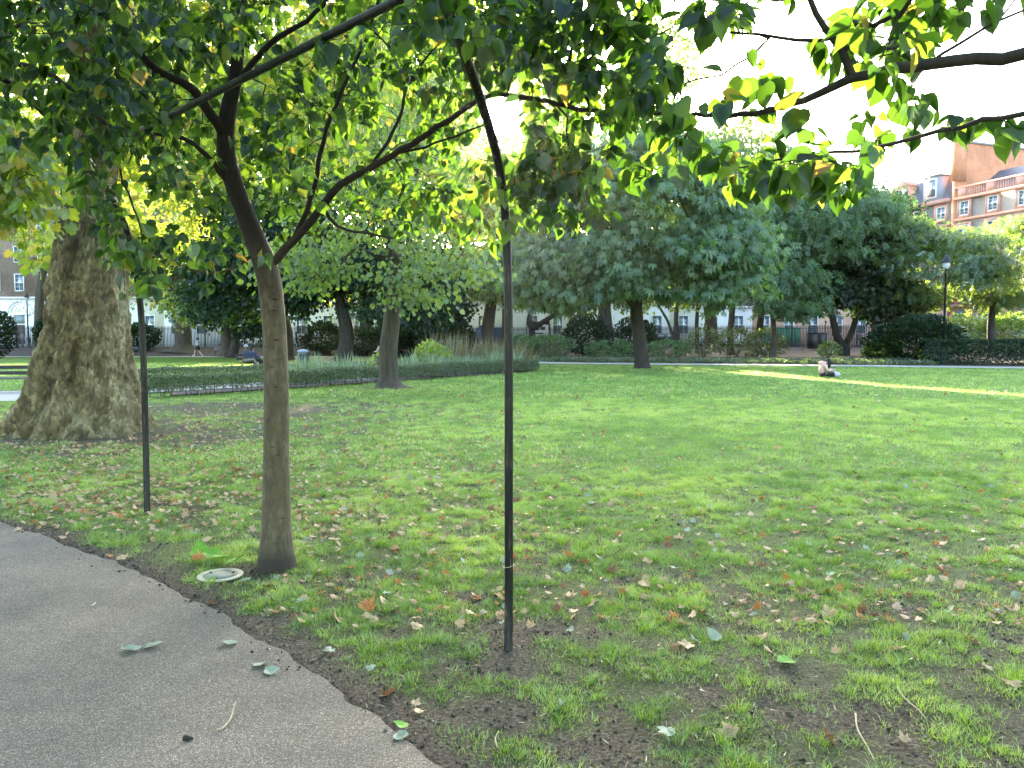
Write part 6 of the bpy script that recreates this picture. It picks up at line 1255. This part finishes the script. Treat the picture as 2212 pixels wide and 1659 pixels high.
for lab, kd, cl, sd, u, v_, rz, s in (('large curled orange leaf lying alone between path and centre hoop', 'maple', 'orange', 2, 790, 1322, .4, .15), ('pale tan leaf with raised edges below the curled orange leaf', 'maple', 'tan', 1, 897, 1364, 1.2, .10), ('tan leaf fallen right of the foot of the centre hoop', 'maple', 'tan', 3, 1478, 1407, 2.0, .12),
        ('left pale leaf of a pair joined by stalks on the path', 'heart', 'pale', 0, 287, 1408, 1.4, .12), ('right pale leaf of a pair joined by stalks on the path', 'heart', 'pale', 3, 325, 1400, -1.5, .11), ('single pale green leaf on the path near its edge', 'heart', 'pale', 3, 500, 1394, 1.7, .10),
        ('upper pale leaf of two overlapping on the path', 'heart', 'pale', 1, 560, 1441, -1.2, .10), ('lower broad pale leaf of two overlapping on the path', 'heart', 'pale', 0, 587, 1456, .8, .10), ('pale leaf on the path edge near the bottom of the picture', 'heart', 'pale', 0, 866, 1597, .3, .085), ('darker green leaf on the path edge just above the pale one', 'heart', 'green', 1, 872, 1582, 1.5, .07),
        ('tan leaf on the path edge at far left', 'maple', 'tan', 1, 38, 1147, .5, .1), ('tan leaf lying on the path edge below the left hoop', 'maple', 'tan', 0, 262, 1214, 1.5, .11), ('orange leaf fragment on the path edge below the left hoop', 'maple', 'orange', 1, 235, 1209, 2.5, .08),
        ('bright green leaf, leftmost of the fallen sprig by the round lid', 'heart', 'green', 1, 432, 1212, .6, .13), ('bright green leaf second in the fallen sprig by the round lid', 'heart', 'green', 3, 455, 1216, -.4, .12), ('green leaf third in the fallen sprig by the round lid', 'heart', 'green', 0, 478, 1222, 1.9, .12), ('green leaf, rightmost of the fallen sprig by the round lid', 'heart', 'green', 1, 505, 1228, -1.3, .11),
        ('orange dry leaf at the left end of the fallen sprig', 'maple', 'orange', 2, 425, 1224, 1.3, .1), ('pale leaf lying just right of the round lid', 'heart', 'pale', 0, 533, 1262, 1.5, .09), ('pale upturned leaf right of the centre hoop foot', 'heart', 'pale', 1, 1545, 1387, .7, .10), ('dark green leaf with a bright tip at lower right', 'heart', 'green', 0, 1700, 1440, 2.0, .12), ('tan plane leaf left of the slender trunk on bare soil', 'maple', 'tan', 0, 445, 1174, .9, .12)):
    p = G(u, v_); on = in_poly(np.array([p[0]]), np.array([p[1]]), NP_POLY)[0]; fallen(kd, cl, sd, (p[0], p[1], .05 if 'sprig' in lab else .008 if on else .025), rz, s * (1.05 if 'sprig' in lab else .72 if kd == 'heart' else .85), lab, None, (RS.normal(0, .1), RS.normal(0, .1)))
# the many more leaves farther off
def leaf_mass(n, colr, seed, usel):
    pts = []
    while len(pts) < n:
        if RS.rand() < usel: u, v_ = RS.triangular(-150, 150, 1350), RS.triangular(862, 930, 1180)
        else: u, v_ = RS.uniform(560, 2300), 800 + 560 * RS.rand() ** 1.3
        p = G(u, v_)
        if in_poly(np.array([p[0]]), np.array([p[1]]), NP_POLY)[0] or np.hypot(p[0] + 6.9, p[1] - 12.6) < 1.3: continue
        pts.append(p)
    p = np.array(pts); p[:, 2] = gheight(p[:, 0], p[:, 1]) + .018; a = RS.uniform(0, 6.28, n); ax = np.stack([np.cos(a), np.sin(a), RS.normal(0, .25, n)], 1); no = RS.normal(0, .35, (n, 3)) + [0, 0, 1]
    sz = RS.uniform(.04, .09, n) * np.clip(p[:, 1] / 14, .8, 1.5); V, fc, rn = scatter_geo(curled(tm_maple(.2, seed), .8, seed), p, ax, no, sz, RS.rand(n)); o = mesh_obj('fallen_leaves', V, fc, DM[colr])
    tag(o, WORDS[colr].replace('leaf', 'leaves') + ' littered thinly over the lawn', 'leaves', kind='stuff')
leaf_mass(4200, 'tan', 1, .82); leaf_mass(900, 'brown', 2, .5); leaf_mass(700, 'orange', 3, .55); leaf_mass(220, 'pale', 0, .15)
M['straw'] = mat_simple('dry_twig', (.42, .34, .22), .7, nscale=20)
for lab, pts, r_, mt in (('thin pale twig with a knob at one end lying on the path', [(468, 1583), (480, 1580), (497, 1560), (505, 1535), (509, 1522)], .004, 'straw'), ('short dark stick on the path at bottom left', [(398, 1600), (417, 1602)], .009, 'bark_dark'), ('long curved pale twig on worn soil at lower right', [(1848, 1548), (1852, 1580), (1868, 1610), (1890, 1650)], .0035, 'straw'),
                     ('long thin twig lying in the grass right of centre', [(1938, 1490), (1955, 1515), (1985, 1540), (2000, 1560)], .0035, 'straw'), ('dark bent twig on the soil right of the hoop foot', [(1465, 1405), (1500, 1418), (1560, 1420)], .004, 'bark_dark'), ('forked pale twig on the path edge at the bottom', [(1074 - 0, 1620), (1070, 1600), (1078, 1585)], .003, 'straw'), ('tiny white quill on the path below the left leaf pair', [(198, 1313), (207, 1306)], .004, 'plaque')):
    t = thing('twig', lab, 'twig'); q, rr = catmull([G(a, b_) + [0, 0, .012] for a, b_ in pts], [r_] * len(pts), .02); MB().tube(q, list(np.linspace(r_ * 1.3, r_ * .5, len(q))), 6).build('stick', M[mt], t, True)

# ------------------------------------------------------------------ the rest of the square behind the viewer (it shades the foreground)
for lab, x, y, e in (('big plane standing behind the viewer on the left', -9, -12, (-9, -12, 11, 8, 7, 7, 1)), ('big plane standing behind the viewer on the right', 7, -14, (7, -14, 11, 8, 7, 7, 1)), ('big plane to the right of the viewer', 19, 2, (19, 2, 12, 7, 6, 6, 1)), ('big plane to the left of the viewer', -20, 4, (-20, 4, 12, 7, 7, 7, 1))):
    tree('plane_tree', lab, (x, y), .5, [e], 520, 12, .42, 'wide', M['leaf_mid'], M['bark_mid'], 6, seed=int(90 + x), spread=.7, step=.8, hole=.3, shell=.3)

# crumbs of earth and dry bits on the worn soil
nC = 60000; cy0 = np.sqrt(RS.uniform(2.2 ** 2, 8.5 ** 2, nC)); cx0 = cy0 * RS.uniform(-.74, .74, nC); cc_ = grass_cover(cx0, cy0); ed_ = dist_line(cx0, cy0, NP_EDGE); inn = in_poly(cx0, cy0, NP_POLY)
kp = (~inn & (RS.rand(nC) > cc_ * .75)) | (inn & (ed_ < .22) & (RS.rand(nC) < .30 * np.exp(-ed_ / .05)))
cx0, cy0, inn = cx0[kp], cy0[kp], inn[kp]; nC = len(cx0); TET = ([(-.5, -.4, -.2), (.5, -.35, -.2), (.05, .5, -.2), (0, .05, .45), (.35, .2, .2)], [(0, 1, 4, 3), (1, 2, 4), (2, 0, 3), (2, 3, 4), (0, 2, 1)])
a = RS.uniform(0, 6.28, nC); V, fc, rn = scatter_geo(TET, np.stack([cx0, cy0, np.where(inn, .006, gheight(cx0, cy0)) + .002], 1), np.stack([np.cos(a), np.sin(a), RS.normal(0, .3, nC)], 1), RS.normal(0, .5, (nC, 3)) + [0, 0, 1], RS.gamma(2.0, .0042, nC), RS.rand(nC))
m, n, out = newmat('earth_crumbs'); b = n.nodes.new('ShaderNodeBsdfPrincipled'); b.inputs['Roughness'].default_value = .95; at = n.nodes.new('ShaderNodeAttribute'); at.attribute_name = 'rnd'; r = ramp(n, [(0, (.014, .011, .008)), (.6, (.05, .038, .028)), (.93, (.11, .085, .06)), (1, (.38, .33, .26))], at.outputs['Fac']); n.links.new(r.outputs[0], b.inputs['Base Color']); n.links.new(b.outputs[0], out.inputs[0])
tag(mesh_obj('soil_crumbs', V, fc, m, attr={'rnd': rn}), 'small crumbs of earth and dry bits on the worn soil', 'soil', kind='stuff')
nD = 9000; y = np.sqrt(RS.uniform(2.2 ** 2, 11 ** 2, nD)); x = y * RS.uniform(-.74, .74, nD); k = ~in_poly(x, y, NP_POLY); x, y = x[k], y[k]; nD = len(x); a = RS.uniform(0, 6.28, nD)
DB = ([(-.06, 0, 0), (.06, 0, 0), (.05, .5, .06), (-.03, 1, 0), (-.05, .5, .06)], [(0, 1, 2, 4), (4, 2, 3)])
V, fc, rn = scatter_geo(DB, np.stack([x, y, gheight(x, y) + RS.uniform(.003, .018, nD)], 1), np.stack([np.cos(a), np.sin(a), RS.normal(0, .2, nD)], 1), RS.normal(0, .3, (nD, 3)) + [0, 0, 1], RS.uniform(.012, .045, nD), np.clip(RS.normal(.8, .2, nD), 0, 1))
tag(mesh_obj('dry_litter', V, fc, M['leaf_straw'], attr={'rnd': rn}), 'tiny dry stalks and leaf bits scattered through the turf', 'litter', kind='stuff')
# thin air haze lit by the low sun
hz = MB().box((0, 0, 24), (5400, 5400, 50)); m, n, out = newmat('haze'); pv = n.nodes.new('ShaderNodeVolumePrincipled'); pv.inputs['Color'].default_value = (.97, 1, .93, 1); pv.inputs['Density'].default_value = 0.00010; pv.inputs['Anisotropy'].default_value = 0.9
n.links.new(pv.outputs[0], out.inputs['Volume']); ho = hz.build('haze', m); tag(ho, 'thin pale haze in the air', 'haze', kind='stuff')

# knots and branch scars on the slender trunk
lt_ = [o for o in bpy.data.objects if o.get('label', '').startswith('slender smooth-barked')][0]
for u, v_, r_ in ((603, 648, .016), (600, 672, .013), (606, 735, .014), (594, 792, .010), (604, 835, .013), (586, 905, .010), (608, 980, .010), (590, 1045, .011)):
    c = P(u, v_, 5.1); cx = P(597, v_, 5.1)[0]; rr = .080; ang = math.asin(max(-.9, min(.9, (c[0] - cx) / rr))); q = Vector((cx + rr * math.sin(ang), 5.1 - rr * math.cos(ang), c[2]))
    mb = MB(); mb.tube([(q.x - r_ * 1.3, q.y + .002, q.z), (q.x - r_ * .4, q.y - .006, q.z + .003), (q.x + r_ * .5, q.y - .006, q.z + .001), (q.x + r_ * 1.4, q.y + .002, q.z - .002)], [.002, r_ * .42, r_ * .36, .002], 8); mb.build('knot', M['bark_twig'], lt_, True)
